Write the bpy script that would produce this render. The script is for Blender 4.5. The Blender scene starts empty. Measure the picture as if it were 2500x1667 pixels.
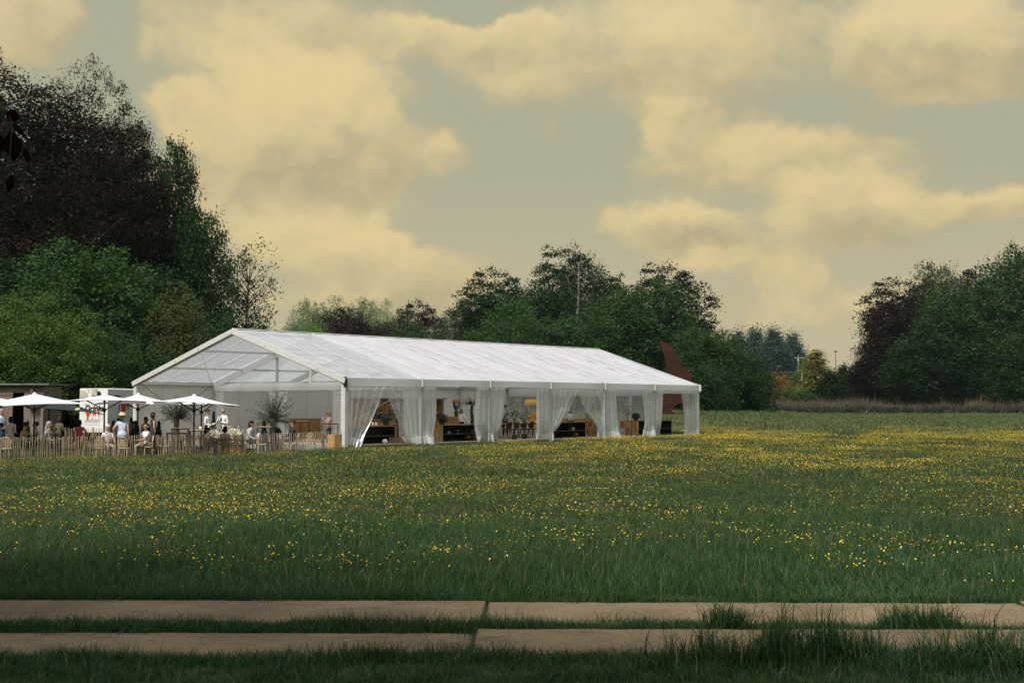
import bpy, math, random
import numpy as np
from mathutils import Vector, Matrix, Euler

sc = bpy.context.scene
COL = sc.collection
R = math.radians
random.seed(7)
RNG = np.random.default_rng(11)

# ------------------------------------------------------------------ camera
CAM_H, FPX, PITCH = 1.86, 3472.0, R(2.575)
cam = bpy.data.cameras.new('camera')
cam.lens, cam.sensor_width, cam.clip_start, cam.clip_end = 50.0, 36.0, 0.05, 4000.0
cam_o = bpy.data.objects.new('camera', cam)
COL.objects.link(cam_o)
cam_o.location = (0, 0, CAM_H)
cam_o.rotation_euler = (R(90) + PITCH, 0, 0)
sc.camera = cam_o

# ------------------------------------------------------------------ render and view settings
sc.view_settings.view_transform = 'Standard'
sc.view_settings.look = 'None'
sc.view_settings.exposure = 0.0
sc.view_settings.gamma = 1.0
sc.view_settings.use_curve_mapping = False
cy = sc.cycles
cy.max_bounces, cy.diffuse_bounces, cy.glossy_bounces = 5, 2, 1
cy.transmission_bounces, cy.transparent_max_bounces, cy.volume_bounces = 4, 24, 0
cy.use_denoising = True
cy.denoiser = 'OPENIMAGEDENOISE'
cy.denoising_prefilter = 'NONE'
cy.denoising_input_passes = 'RGB_ALBEDO_NORMAL'
cy.use_adaptive_sampling = True
cy.adaptive_threshold, cy.adaptive_min_samples = .02, 32
cy.sample_clamp_indirect = 6.0

# ------------------------------------------------------------------ sun
SUN_DIR = Vector((-0.22, -0.47, 0.855)).normalized()      # towards the sun: high on the left, a little behind the camera
sun = bpy.data.lights.new('sun', 'SUN')
sun.energy, sun.angle, sun.color = 5.0, R(10.0), (1.0, 0.965, 0.92)
sun_o = bpy.data.objects.new('sun', sun)
COL.objects.link(sun_o)
sun_o.rotation_euler = SUN_DIR.to_track_quat('Z', 'Y').to_euler()
sun_o.location = (-60, -20, 80)
SUN_EL = math.asin(SUN_DIR.z)
SUN_ROT = math.atan2(SUN_DIR.x, SUN_DIR.y)

# ------------------------------------------------------------------ sky
class NT:
    """small helper that writes node trees"""
    def __init__(s, tree):
        s.t = tree; s.n = tree.nodes; s.l = tree.links
    def new(s, kind, **kw):
        n = s.n.new(kind)
        for k, v in kw.items():
            setattr(n, k, v)
        return n
    def put(s, sock, v):
        if hasattr(v, 'is_linked') or isinstance(v, bpy.types.NodeSocket):
            s.l.new(v, sock)
        elif v is not None:
            sock.default_value = v
    def math(s, op, a, b=None, c=None, clamp=False):
        n = s.new('ShaderNodeMath', operation=op, use_clamp=clamp)
        for i, v in enumerate((a, b, c)):
            if v is not None: s.put(n.inputs[i], v)
        return n.outputs[0]
    def mixc(s, f, a, b, blend='MIX'):
        n = s.new('ShaderNodeMix', data_type='RGBA', blend_type=blend)
        s.put(n.inputs[0], f); s.put(n.inputs[6], a); s.put(n.inputs[7], b)
        return n.outputs[2]
    def ramp(s, f, lo, hi):
        n = s.new('ShaderNodeMapRange', interpolation_type='SMOOTHSTEP')
        s.put(n.inputs[0], f); n.inputs[1].default_value = lo; n.inputs[2].default_value = hi
        return n.outputs[0]
    def noise(s, vec, scale, detail=4.0, rough=0.55, dist=0.0, out=0):
        n = s.new('ShaderNodeTexNoise', noise_dimensions='3D')
        if vec is not None: s.l.new(vec, n.inputs['Vector'])
        n.inputs['Scale'].default_value = scale; n.inputs['Detail'].default_value = detail
        n.inputs['Roughness'].default_value = rough; n.inputs['Distortion'].default_value = dist
        return n.outputs[out]

def c4(c): return (c[0], c[1], c[2], 1.0)

def build_sky():
    w = bpy.data.worlds.new('World'); sc.world = w; w.use_nodes = True
    w.cycles.sampling_method = 'MANUAL'; w.cycles.sample_map_resolution = 256
    t = NT(w.node_tree)
    for n in list(t.n): t.n.remove(n)
    out = t.new('ShaderNodeOutputWorld')
    sky = t.new('ShaderNodeTexSky', sky_type='NISHITA', sun_disc=False)
    sky.sun_elevation, sky.sun_rotation = SUN_EL, SUN_ROT
    sky.air_density, sky.dust_density, sky.ozone_density = 1.2, 2.5, 1.0
    bg1 = t.new('ShaderNodeBackground'); bg1.inputs[1].default_value = 0.075
    t.l.new(sky.outputs[0], bg1.inputs[0])
    tc = t.new('ShaderNodeTexCoord')
    sep = t.new('ShaderNodeSeparateXYZ'); t.l.new(tc.outputs['Generated'], sep.inputs[0])
    x, y, z = sep.outputs
    az = t.math('ARCTAN2', x, y)
    el = t.math('ARCSINE', z)
    cmb = t.new('ShaderNodeCombineXYZ')
    t.l.new(az, cmb.inputs[0]); t.l.new(t.math('MULTIPLY', el, 1.25), cmb.inputs[1])
    P = cmb.outputs[0]
    # billowing edges: warp the cloud coordinates
    wn = t.new('ShaderNodeTexNoise', noise_dimensions='3D')
    t.l.new(P, wn.inputs['Vector']); wn.inputs['Scale'].default_value = 26; wn.inputs['Detail'].default_value = 6
    wn.inputs['Roughness'].default_value = 0.58
    ws = t.new('ShaderNodeVectorMath', operation='SUBTRACT'); t.l.new(wn.outputs[1], ws.inputs[0]); ws.inputs[1].default_value = (.5, .5, .5)
    wm = t.new('ShaderNodeVectorMath', operation='SCALE'); t.l.new(ws.outputs[0], wm.inputs[0]); wm.inputs[3].default_value = 0.040
    wa = t.new('ShaderNodeVectorMath', operation='ADD'); t.l.new(P, wa.inputs[0]); t.l.new(wm.outputs[0], wa.inputs[1])
    PW = wa.outputs[0]
    # cumulus seen in the picture: (px, py, half width, half height, strength) of the 2500 px photograph, as directions
    blobs = [(735, 322, 275, 150, .85), (850, 380, 190, 110, .35), (660, 490, 330, 100, .45), (440, 295, 80, 90, .5), (650, 85, 480, 130, .5), (50, 70, 150, 120, .55),
             (1190, 78, 190, 62, .6), (1260, 205, 150, 60, .25), (1700, 110, 520, 170, .52), (2330, 150, 230, 160, .72), (1660, 312, 85, 62, .6), (1890, 395, 310, 85, .66),
             (1640, 545, 180, 58, .7), (2090, 532, 210, 92, .85), (2430, 520, 120, 55, .55), (1700, 620, 210, 50, .5), (1940, 665, 90, 42, .5), (810, 600, 200, 80, .55),
             (1000, 670, 220, 85, .66), (1090, 372, 62, 52, .4), (2000, 740, 330, 70, .35), (880, 740, 320, 60, .35),
             (255, 90, 70, 120, -.5), (1120, 30, 110, 42, -.6), (2420, 330, 180, 60, -.4)]
    n1 = t.noise(PW, 12.0, 5.0, .62)
    base_n = t.math('MULTIPLY', t.math('SUBTRACT', n1, .50), .95)
    off = t.new('ShaderNodeVectorMath', operation='ADD'); t.l.new(PW, off.inputs[0]); off.inputs[1].default_value = (-0.010, 0.020, 0)
    acc, rel = base_n, t.math('MULTIPLY', t.math('SUBTRACT', t.noise(PW, 17.0, 3.0, .55), t.noise(off.outputs[0], 17.0, 3.0, .55)), .75)
    for (px, py, rx, ry, amp) in blobs:                          # soft round bumps; few, cheap nodes each
        a0 = math.atan((px - 1250) / FPX); e0 = math.atan((989 - py) / FPX) * 1.25
        kx, ky = FPX / (rx * 1.45), FPX / (ry * 1.45 * 1.25)
        v = t.new('ShaderNodeVectorMath', operation='MULTIPLY_ADD'); t.l.new(PW, v.inputs[0])
        v.inputs[1].default_value = (kx, ky, 0); v.inputs[2].default_value = (-a0 * kx, -e0 * ky, 0)
        d = t.new('ShaderNodeVectorMath', operation='DOT_PRODUCT'); t.l.new(v.outputs[0], d.inputs[0]); t.l.new(v.outputs[0], d.inputs[1])
        g = t.math('SUBTRACT', 1.0, d.outputs['Value'], clamp=True)
        acc = t.math('MULTIPLY_ADD', t.math('MULTIPLY', g, g), amp, acc)
        if amp > .5:
            q = t.new('ShaderNodeVectorMath', operation='DOT_PRODUCT'); t.l.new(v.outputs[0], q.inputs[0]); q.inputs[1].default_value = (-.25 * amp, .95 * amp, 0)
            rel = t.math('MULTIPLY_ADD', g, q.outputs['Value'], rel)
    d0 = acc
    mask = t.ramp(d0, -0.02, 0.48)
    lit = t.math('MULTIPLY', t.ramp(rel, -0.42, 0.30), t.ramp(d0, -.02, .40))       # tops towards the sun against undersides
    high = t.ramp(el, 0.2, 0.75)                                 # above the haze layer the clouds are plain white
    low_lit, low_shade = c4((.760, .605, .310)), c4((.465, .402, .245))
    hi_lit, hi_shade = c4((.80, .84, .92)), c4((.50, .53, .60))
    cl = t.mixc(high, t.mixc(lit, low_shade, low_lit), t.mixc(lit, hi_shade, hi_lit))
    fine = t.noise(PW, 42.0, 2.0, .6)
    cl = t.mixc(t.math('MULTIPLY', t.ramp(fine, .42, .7), .22), cl, c4((.74, .60, .33)))
    hz = t.mixc(t.ramp(el, 0.0, 0.2), c4((.565, .490, .312)), c4((.418, .425, .298)))   # hazy air between the clouds
    hz_bg = t.new('ShaderNodeBackground'); t.l.new(hz, hz_bg.inputs[0])
    cl_bg = t.new('ShaderNodeBackground'); t.l.new(cl, cl_bg.inputs[0])
    m1 = t.new('ShaderNodeMixShader')
    t.l.new(t.math('SUBTRACT', 1.0, t.ramp(el, 0.22, 0.7)), m1.inputs[0]); t.l.new(bg1.outputs[0], m1.inputs[1]); t.l.new(hz_bg.outputs[0], m1.inputs[2])
    m2 = t.new('ShaderNodeMixShader')
    t.l.new(mask, m2.inputs[0]); t.l.new(m1.outputs[0], m2.inputs[1]); t.l.new(cl_bg.outputs[0], m2.inputs[2])
    t.l.new(m2.outputs[0], out.inputs[0])
build_sky()

# ------------------------------------------------------------------ helpers
def at(px, py, Y):
    """point at distance Y in front of the camera position, on the bearing of a photograph pixel"""
    xc, yu = (px - 1250) / FPX, (833.5 - py) / FPX
    d = Vector((xc, math.cos(PITCH) - yu * math.sin(PITCH), math.sin(PITCH) + yu * math.cos(PITCH)))
    return Vector((0, 0, CAM_H)) + d * (Y / d.y)
def bx(px, Y): return at(px, 989, Y).x
def zt(py, Y): return at(1250, py, Y).z

def interp(v, xs, ys): return np.interp(v, xs, ys)
def ground(x, y):
    x = np.asarray(x, float); y = np.asarray(y, float)
    zc = interp(y, [0, 14, 45, 60, 78, 100, 160, 300, 700], [.15, .15, -.08, -.08, -.06, .15, 1.15, 1.7, 4])
    zr = interp(y, [0, 14, 45, 60, 100, 225, 236, 254, 330, 700], [.15, .15, -.08, -.06, 0, .4, .6, 2.2, 2.4, 5])
    zl = interp(y, [0, 14, 44, 64, 80, 130, 700], [.15, .15, -.2, -.2, -.12, .1, 3])
    b = x / np.maximum(y, 8.0)
    wr = np.clip((b - .13) / .08, 0, 1); wr = wr * wr * (3 - 2 * wr)
    wl = np.clip((-x - 5.0) / 5.0, 0, 1); wl = wl * wl * (3 - 2 * wl)
    z = zc * (1 - wr) + zr * wr
    z = z * (1 - wl) + zl * wl
    return z + .025 * np.sin(x * .9 + y * .37) * np.sin(y * .53 - x * .21)
def gz(x, y): return float(ground(x, y))

def tag(o, label=None, cat=None, group=None, kind=None):
    if label: o['label'] = label
    if cat: o['category'] = cat
    if group: o['group'] = group
    if kind: o['kind'] = kind
    return o
def thing(name, label, cat, loc=(0, 0, 0), rz=0.0, group=None):
    o = bpy.data.objects.new(name, None); COL.objects.link(o)
    o.location = loc; o.rotation_euler = (0, 0, rz); o.empty_display_size = .3
    return tag(o, label, cat, group)
def dup(root, loc, rz, label=None, scale=None, mats=None):
    r = root.copy(); COL.objects.link(r); r.location = loc; r.rotation_euler = (0, 0, rz)
    if scale is not None: r.scale = scale
    if label: r['label'] = label
    def sub(src, par):
        for ch in list(src.children):
            c = ch.copy(); COL.objects.link(c); c.parent = par
            sub(ch, c)
    sub(root, r)
    return r
def linked(name, mesh, parent=None, loc=(0, 0, 0), rot=(0, 0, 0), scale=(1, 1, 1)):
    o = bpy.data.objects.new(name, mesh); COL.objects.link(o)
    o.parent = parent; o.location = loc; o.rotation_euler = rot; o.scale = scale
    return o

class MB:
    """collects shapes and links them as one mesh object"""
    def __init__(s): s.v, s.f, s.m = [], [], []
    def add(s, vs, fs, m=0):
        b = len(s.v); s.v.extend([tuple(p) for p in vs]); s.f.extend([tuple(i + b for i in f) for f in fs]); s.m.extend([m] * len(fs)); return s
    def box(s, c, d, rz=0.0, m=0, taper=1.0):
        hx, hy, hz = d[0] / 2, d[1] / 2, d[2] / 2; ca, sa = math.cos(rz), math.sin(rz)
        vs = []
        for k in (-1, 1):
            tp = taper if k > 0 else 1
            for i, j in ((-1, -1), (1, -1), (1, 1), (-1, 1)):
                X, Y = i * hx * tp, j * hy * tp
                vs.append((c[0] + X * ca - Y * sa, c[1] + X * sa + Y * ca, c[2] + k * hz))
        return s.add(vs, [(0, 3, 2, 1), (4, 5, 6, 7), (0, 1, 5, 4), (1, 2, 6, 5), (2, 3, 7, 6), (3, 0, 4, 7)], m)
    def beam(s, p, q, w, h, m=0, up=(0, 0, 1)):
        p, q = Vector(p), Vector(q); d = (q - p).normalized(); u = Vector(up)
        a = d.cross(u)
        if a.length < 1e-4: a = d.cross(Vector((1, 0, 0)))
        a.normalize(); b = a.cross(d).normalized()
        vs = [P + a * (i * w / 2) + b * (j * h / 2) for P in (p, q) for i, j in ((-1, -1), (1, -1), (1, 1), (-1, 1))]
        return s.add(vs, [(0, 1, 2, 3), (7, 6, 5, 4), (0, 4, 5, 1), (1, 5, 6, 2), (2, 6, 7, 3), (3, 7, 4, 0)], m)
    def tube(s, pts, rad, n=6, m=0, cap=True):
        pts = [Vector(p) for p in pts]
        if not hasattr(rad, '__len__'): rad = [rad] * len(pts)
        vs, fs = [], []
        for i, p in enumerate(pts):
            d = (pts[min(i + 1, len(pts) - 1)] - pts[max(i - 1, 0)])
            d = d.normalized() if d.length > 1e-9 else Vector((0, 0, 1))
            a = d.cross(Vector((.13, .31, .94)) if abs(d.z) < .9 else Vector((1, .1, 0))).normalized(); b = d.cross(a)
            for k in range(n):
                t = 2 * math.pi * k / n
                vs.append(p + (a * math.cos(t) + b * math.sin(t)) * rad[i])
        for i in range(len(pts) - 1):
            for k in range(n):
                fs.append((i * n + k, i * n + (k + 1) % n, (i + 1) * n + (k + 1) % n, (i + 1) * n + k))
        if cap:
            fs.append(tuple(range(n - 1, -1, -1))); fs.append(tuple((len(pts) - 1) * n + k for k in range(n)))
        return s.add(vs, fs, m)
    def lathe(s, prof, c=(0, 0, 0), n=12, m=0, sx=1, sy=1):
        vs, fs = [], []
        for r, z in prof:
            for k in range(n):
                t = 2 * math.pi * k / n; vs.append((c[0] + r * math.cos(t) * sx, c[1] + r * math.sin(t) * sy, c[2] + z))
        for i in range(len(prof) - 1):
            for k in range(n): fs.append((i * n + k, i * n + (k + 1) % n, (i + 1) * n + (k + 1) % n, (i + 1) * n + k))
        fs.append(tuple(range(n - 1, -1, -1))); fs.append(tuple((len(prof) - 1) * n + k for k in range(n)))
        return s.add(vs, fs, m)
    def ball(s, c, r, n=10, rings=6, m=0):
        rx, ry, rz = r if hasattr(r, '__len__') else (r, r, r)
        prof = [(max(math.sin(math.pi * i / rings), .02), -math.cos(math.pi * i / rings)) for i in range(rings + 1)]
        return s.lathe([(p * 1.0, z * rz) for p, z in prof], c, n, m, rx, ry)
    def grid(s, fn, nu, nv, m=0, mfn=None):
        vs = [fn(i / nu, j / nv) for j in range(nv + 1) for i in range(nu + 1)]
        b = len(s.v); s.v.extend([tuple(p) for p in vs])
        for j in range(nv):
            for i in range(nu):
                q = j * (nu + 1) + i
                s.f.append((b + q, b + q + 1, b + q + nu + 2, b + q + nu + 1)); s.m.append(mfn((i + .5) / nu, (j + .5) / nv) if mfn else m)
        return s
    def prism(s, poly, h, fn, m=0):
        """extrude a 2-D outline: fn(x, y, k) -> point, k in 0/1"""
        n = len(poly)
        vs = [fn(x, y, 0) for x, y in poly] + [fn(x, y, 1) for x, y in poly]
        fs = [tuple(range(n - 1, -1, -1)), tuple(range(n, 2 * n))] + [(i, (i + 1) % n, n + (i + 1) % n, n + i) for i in range(n)]
        return s.add(vs, fs, m)
    def mesh(s, name, mats, smooth=False):
        me = bpy.data.meshes.new(name); me.from_pydata(s.v, [], s.f)
        for m in (mats if isinstance(mats, (list, tuple)) else [mats]): me.materials.append(m)
        me.polygons.foreach_set('material_index', s.m)
        if smooth: me.polygons.foreach_set('use_smooth', [True] * len(s.f))
        me.update(); return me
    def build(s, name, mats, parent=None, smooth=False, loc=(0, 0, 0), rz=0.0):
        return linked(name, s.mesh(name, mats, smooth), parent, loc, (0, 0, rz))

# ------------------------------------------------------------------ materials
_mats = {}
def M(name, col, rough=.7, var=.18, scale=6.0, metal=0.0, stretch=(1, 1, 1), bump=0.0, trans=0.0, spec=.3, coord='Object'):
    if name in _mats: return _mats[name]
    m = bpy.data.materials.new(name); m.use_nodes = True; t = NT(m.node_tree)
    bs = t.n['Principled BSDF']
    tc = t.new('ShaderNodeTexCoord'); mp = t.new('ShaderNodeMapping'); mp.inputs['Scale'].default_value = stretch
    t.l.new(tc.outputs[coord], mp.inputs[0])
    no = t.noise(mp.outputs[0], scale, 5.0, .6)
    lo = c4([c * (1 - var * 1.3) for c in col]); hi = c4([min(1, c * (1 + var)) for c in col])
    t.l.new(t.mixc(t.ramp(no, .3, .7), lo, hi), bs.inputs['Base Color'])
    bs.inputs['Roughness'].default_value = rough; bs.inputs['Metallic'].default_value = metal
    bs.inputs['Specular IOR Level'].default_value = spec
    if bump:
        b = t.new('ShaderNodeBump'); b.inputs['Strength'].default_value = bump; b.inputs['Distance'].default_value = .01
        t.l.new(no, b.inputs['Height']); t.l.new(b.outputs[0], bs.inputs['Normal'])
    if trans:
        tr = t.new('ShaderNodeBsdfTranslucent'); tr.inputs[0].default_value = c4(col)
        mx = t.new('ShaderNodeMixShader'); mx.inputs[0].default_value = trans
        o = t.n['Material Output']
        t.l.new(bs.outputs[0], mx.inputs[1]); t.l.new(tr.outputs[0], mx.inputs[2]); t.l.new(mx.outputs[0], o.inputs[0])
    _mats[name] = m; return m
def wood(name, col, scale=3.0, st=(9, 9, .6)):
    return M(name, col, .65, .32, scale, stretch=st, bump=.25)
def leafmat(name, a, b, trans=.35, rand=.25):
    m = bpy.data.materials.new(name); m.use_nodes = True; t = NT(m.node_tree)
    bs = t.n['Principled BSDF']; o = t.n['Material Output']
    at_ = t.new('ShaderNodeAttribute', attribute_name='tint')
    oi = t.new('ShaderNodeObjectInfo')
    col = t.mixc(at_.outputs['Fac'], c4(a), c4(b))
    hs = t.new('ShaderNodeHueSaturation')
    t.put(hs.inputs['Value'], t.math('ADD', 1 - rand / 2, t.math('MULTIPLY', oi.outputs['Random'], rand)))
    t.put(hs.inputs['Hue'], t.math('ADD', .492, t.math('MULTIPLY', oi.outputs['Random'], .016)))
    t.l.new(col, hs.inputs['Color'])
    t.l.new(hs.outputs[0], bs.inputs['Base Color']); bs.inputs['Roughness'].default_value = .75; bs.inputs['Specular IOR Level'].default_value = .08
    tr = t.new('ShaderNodeBsdfTranslucent'); t.l.new(hs.outputs[0], tr.inputs[0])
    mx = t.new('ShaderNodeMixShader'); mx.inputs[0].default_value = trans
    t.l.new(bs.outputs[0], mx.inputs[1]); t.l.new(tr.outputs[0], mx.inputs[2]); t.l.new(mx.outputs[0], o.inputs[0])
    return m
def pvc(name, clear, col=(.78, .81, .82), gloss=.12, streak=.12):
    """clear or milky tent film: part of the light passes straight on, part is scattered"""
    m = bpy.data.materials.new(name); m.use_nodes = True; t = NT(m.node_tree)
    o = t.n['Material Output']; t.n.remove(t.n['Principled BSDF'])
    df = t.new('ShaderNodeBsdfDiffuse'); df.inputs[0].default_value = c4(col)
    tl = t.new('ShaderNodeBsdfTranslucent'); tl.inputs[0].default_value = c4(col)
    a = t.new('ShaderNodeMixShader'); a.inputs[0].default_value = .5; t.l.new(df.outputs[0], a.inputs[1]); t.l.new(tl.outputs[0], a.inputs[2])
    gl = t.new('ShaderNodeBsdfGlossy'); gl.inputs['Roughness'].default_value = .18; gl.inputs[0].default_value = (1, 1, 1, 1)
    b = t.new('ShaderNodeMixShader'); b.inputs[0].default_value = gloss; t.l.new(a.outputs[0], b.inputs[1]); t.l.new(gl.outputs[0], b.inputs[2])
    tp = t.new('ShaderNodeBsdfTransparent'); tp.inputs[0].default_value = (.93, .97, .96, 1)
    tc = t.new('ShaderNodeTexCoord'); mp = t.new('ShaderNodeMapping'); mp.inputs['Scale'].default_value = (5, 5, .12); t.l.new(tc.outputs['Object'], mp.inputs[0])
    no = t.noise(mp.outputs[0], 3.0, 4, .6)
    f = t.math('ADD', clear - streak / 2, t.math('MULTIPLY', t.ramp(no, .3, .7), streak), clamp=True)
    c = t.new('ShaderNodeMixShader'); t.l.new(f, c.inputs[0]); t.l.new(b.outputs[0], c.inputs[1]); t.l.new(tp.outputs[0], c.inputs[2])
    t.l.new(c.outputs[0], o.inputs[0])
    return m

ALU = M('aluminium', (.44, .48, .47), .45, .1, 4, metal=.25)
ALU_W = M('white_coated_aluminium', (.60, .595, .57), .5, .06, 4)
BLACK = M('black_steel', (.016, .017, .018), .5, .2, 5)
DARKG = M('dark_grey_plastic', (.05, .055, .055), .6, .2, 5)
WHITE = M('white_paint', (.78, .77, .74), .55, .05, 4)
ROPE = M('white_rope', (.6, .6, .55), .8, .1, 4)
FABRIC = M('white_tent_fabric', (.83, .835, .86), .55, .05, .8, trans=.46)
FABRIC_IN = M('white_wall_fabric', (.76, .75, .715), .6, .06, .7, trans=.3)
PARASOL = M('white_parasol_cloth', (.80, .80, .80), .8, .04, 3, trans=.25)
CLEAR = pvc('clear_film', .52, (.72, .78, .78))
CLEAR_ROOF = pvc('clear_roof_film', .38, (.84, .86, .91), .14, .22)
MILKY = pvc('gathered_clear_film', .61, (.92, .93, .94), .10, .22)  # vertical streaks put fold highlights into the milky mix
HEM = pvc('white_film', .06, (.86, .87, .87), .05, .04)
PINE = wood('pine_boards', (.50, .30, .13))
PINE_D = wood('brown_boards', (.33, .185, .075))
OAK = wood('orange_wood', (.36, .15, .05), 4)
WEATHERED = wood('weathered_boards', (.20, .165, .135))
WEATHERED_R = wood('reddish_weathered_boards', (.22, .145, .10))
CHESTNUT = wood('split_chestnut', (.31, .255, .18), 5)
CHESTNUT2 = wood('pale_split_chestnut', (.40, .315, .20), 5)
RATTAN = M('pale_cane', (.58, .46, .30), .7, .3, 30)
FLOOR = M('tent_floor_boards', (.34, .27, .20), .8, .15, 2)
PLINTH = M('grey_plinth', (.30, .33, .31), .8, .15, 3)
RUST = M('rusted_steel', (.044, .0145, .008), .9, .35, 2.5, bump=.3)
SOIL = M('soil', (.05, .038, .025), .95, .3, 4)
TERRA = M('terracotta', (.36, .13, .05), .8, .2, 6)
GLASS = pvc('glass', .78, (.8, .85, .85), .2, .05)
BARK = M('bark', (.06, .05, .042), .9, .35, 3, stretch=(4, 4, .7), bump=.4)
BARK_P = M('pale_bark', (.34, .31, .25), .9, .25, 3, stretch=(4, 4, .7), bump=.3)
OLIVE_BARK = M('olive_bark', (.12, .095, .07), .9, .35, 6, stretch=(4, 4, .8), bump=.4)
YELLOW = M('yellow_paint', (.72, .36, .025), .5, .08, 5)
YELLOW_C = M('yellow_canopy_cloth', (.80, .47, .08), .8, .06, 5, trans=.2)

# ------------------------------------------------------------------ ground
def build_ground():
    xs = np.concatenate([-np.geomspace(1500, 42, 26), np.arange(-40, 41, 1.0), np.geomspace(42, 1500, 26)])
    ys = np.concatenate([[-80, -30, -10], np.arange(0, 110, 1.0), np.arange(110, 290, 3.0), np.geomspace(292, 2600, 28)])
    X, Y = np.meshgrid(xs, ys); Z = ground(X, Y)
    n, k = len(xs), len(ys)
    V = np.stack([X.ravel(), Y.ravel(), Z.ravel()], 1)
    idx = np.arange(n * k).reshape(k, n)
    F = np.stack([idx[:-1, :-1], idx[:-1, 1:], idx[1:, 1:], idx[1:, :-1]], -1).reshape(-1, 4)
    me = bpy.data.meshes.new('ground'); me.from_pydata(V.tolist(), [], F.tolist()); me.polygons.foreach_set('use_smooth', [True] * len(F))
    m = bpy.data.materials.new('meadow_soil'); m.use_nodes = True; t = NT(m.node_tree); bs = t.n['Principled BSDF']
    tc = t.new('ShaderNodeTexCoord'); P = tc.outputs['Object']
    big = t.noise(P, .09, 4, .6); fine = t.noise(P, 2.2, 6, .7)
    c = t.mixc(t.ramp(big, .35, .65), c4((.050, .072, .020)), c4((.072, .098, .030)))
    c = t.mixc(t.math('MULTIPLY', t.ramp(fine, .4, .75), .5), c, c4((.045, .038, .018)))
    t.l.new(c, bs.inputs['Base Color']); bs.inputs['Roughness'].default_value = .95; bs.inputs['Specular IOR Level'].default_value = .05
    me.materials.append(m)
    tag(linked('ground', me), 'grassy meadow ground running to the woods', kind='structure')
build_ground()

# ------------------------------------------------------------------ concrete track: two strips of slabs
SLABM = None
def build_track():
    m = bpy.data.materials.new('washed_concrete'); m.use_nodes = True; t = NT(m.node_tree); bs = t.n['Principled BSDF']
    tc = t.new('ShaderNodeTexCoord'); P = tc.outputs['Object']; oi = t.new('ShaderNodeObjectInfo')
    sp = t.new('ShaderNodeVectorMath', operation='ADD'); t.l.new(P, sp.inputs[0])
    t.l.new(oi.outputs['Location'], sp.inputs[1]); P = sp.outputs[0]
    mp = t.new('ShaderNodeMapping'); mp.inputs['Scale'].default_value = (1, 2.2, 1); t.l.new(P, mp.inputs[0])
    a = t.noise(P, 1.1, 6, .65); b = t.noise(P, 34, 4, .75); s = t.noise(mp.outputs[0], 1.4, 5, .7); p = t.noise(P, 8, 6, .7)
    c = t.mixc(t.ramp(a, .3, .7), c4((.172, .122, .062)), c4((.292, .214, .116)))
    c = t.mixc(t.math('MULTIPLY', t.ramp(s, .54, .70), .6), c, c4((.055, .052, .034)))
    c = t.mixc(t.math('MULTIPLY', t.ramp(s, .30, .18), .5), c, c4((.28, .15, .07)))
    c = t.mixc(t.math('MULTIPLY', t.ramp(p, .56, .70), .6), c, c4((.32, .26, .18)))
    c = t.mixc(t.math('MULTIPLY', t.ramp(b, .50, .66), .7), c, c4((.09, .07, .05)))
    t.l.new(c, bs.inputs['Base Color']); bs.inputs['Roughness'].default_value = .9
    bp = t.new('ShaderNodeBump'); bp.inputs['Strength'].default_value = .35; bp.inputs['Distance'].default_value = .01
    t.l.new(t.math('ADD', b, t.math('MULTIPLY', a, .8)), bp.inputs['Height']); t.l.new(bp.outputs[0], bs.inputs['Normal'])
    root = thing('track', 'two parallel strips of concrete slabs across the foreground', None)
    root['kind'] = 'structure'; del root['label']; root['label'] = 'two parallel strips of concrete slabs across the foreground grass'
    L = 4.55
    for strip, (yc, w, x0, sl) in enumerate(((11.76, 1.20, -0.22, -.014), (10.24, 1.02, -.28, -.010))):
        for k in range(-3, 4):
            xa = x0 + k * L + .012; xb = x0 + (k + 1) * L - .012
            dy = RNG.uniform(-.035, .035); dz = RNG.uniform(-.012, .012); rot = RNG.uniform(-.006, .006) + sl
            xm = (xa + xb) / 2; b = .012
            h = .10
            lx, ly = (xb - xa) / 2, w / 2
            mb = MB()
            prof = [(0, -h), (0, -b), (b, 0)]
            rings = []
            n = 26
            # slightly chipped outline
            out = []
            for i in range(n): out.append((-lx + 2 * lx * i / n, -ly))
            for i in range(3): out.append((lx, -ly + 2 * ly * i / 3))
            for i in range(n): out.append((lx - 2 * lx * i / n, ly))
            for i in range(3): out.append((-lx, ly - 2 * ly * i / 3))
            out = [(x + RNG.uniform(-.008, .008), y + RNG.normal(0, .009) - (.03 if RNG.uniform() < .06 and abs(y) > ly * .9 else 0) * (1 if y > 0 else -1)) for x, y in out]
            N = len(out); vs = []
            for ins, z in prof:
                for x, y in out: vs.append((x * (1 - ins / lx), y * (1 - ins / ly), z))
            fs = []
            for r in range(2):
                for i in range(N): fs.append((r * N + i, r * N + (i + 1) % N, (r + 1) * N + (i + 1) % N, (r + 1) * N + i))
            fs.append(tuple(2 * N + i for i in range(N)))
            mb.add(vs, fs)
            mb.build('slab', m, root, loc=(xm, yc + dy + sl * xm, gz(xm, yc) + .022 + dz * .4), rz=rot)
build_track()

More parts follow.
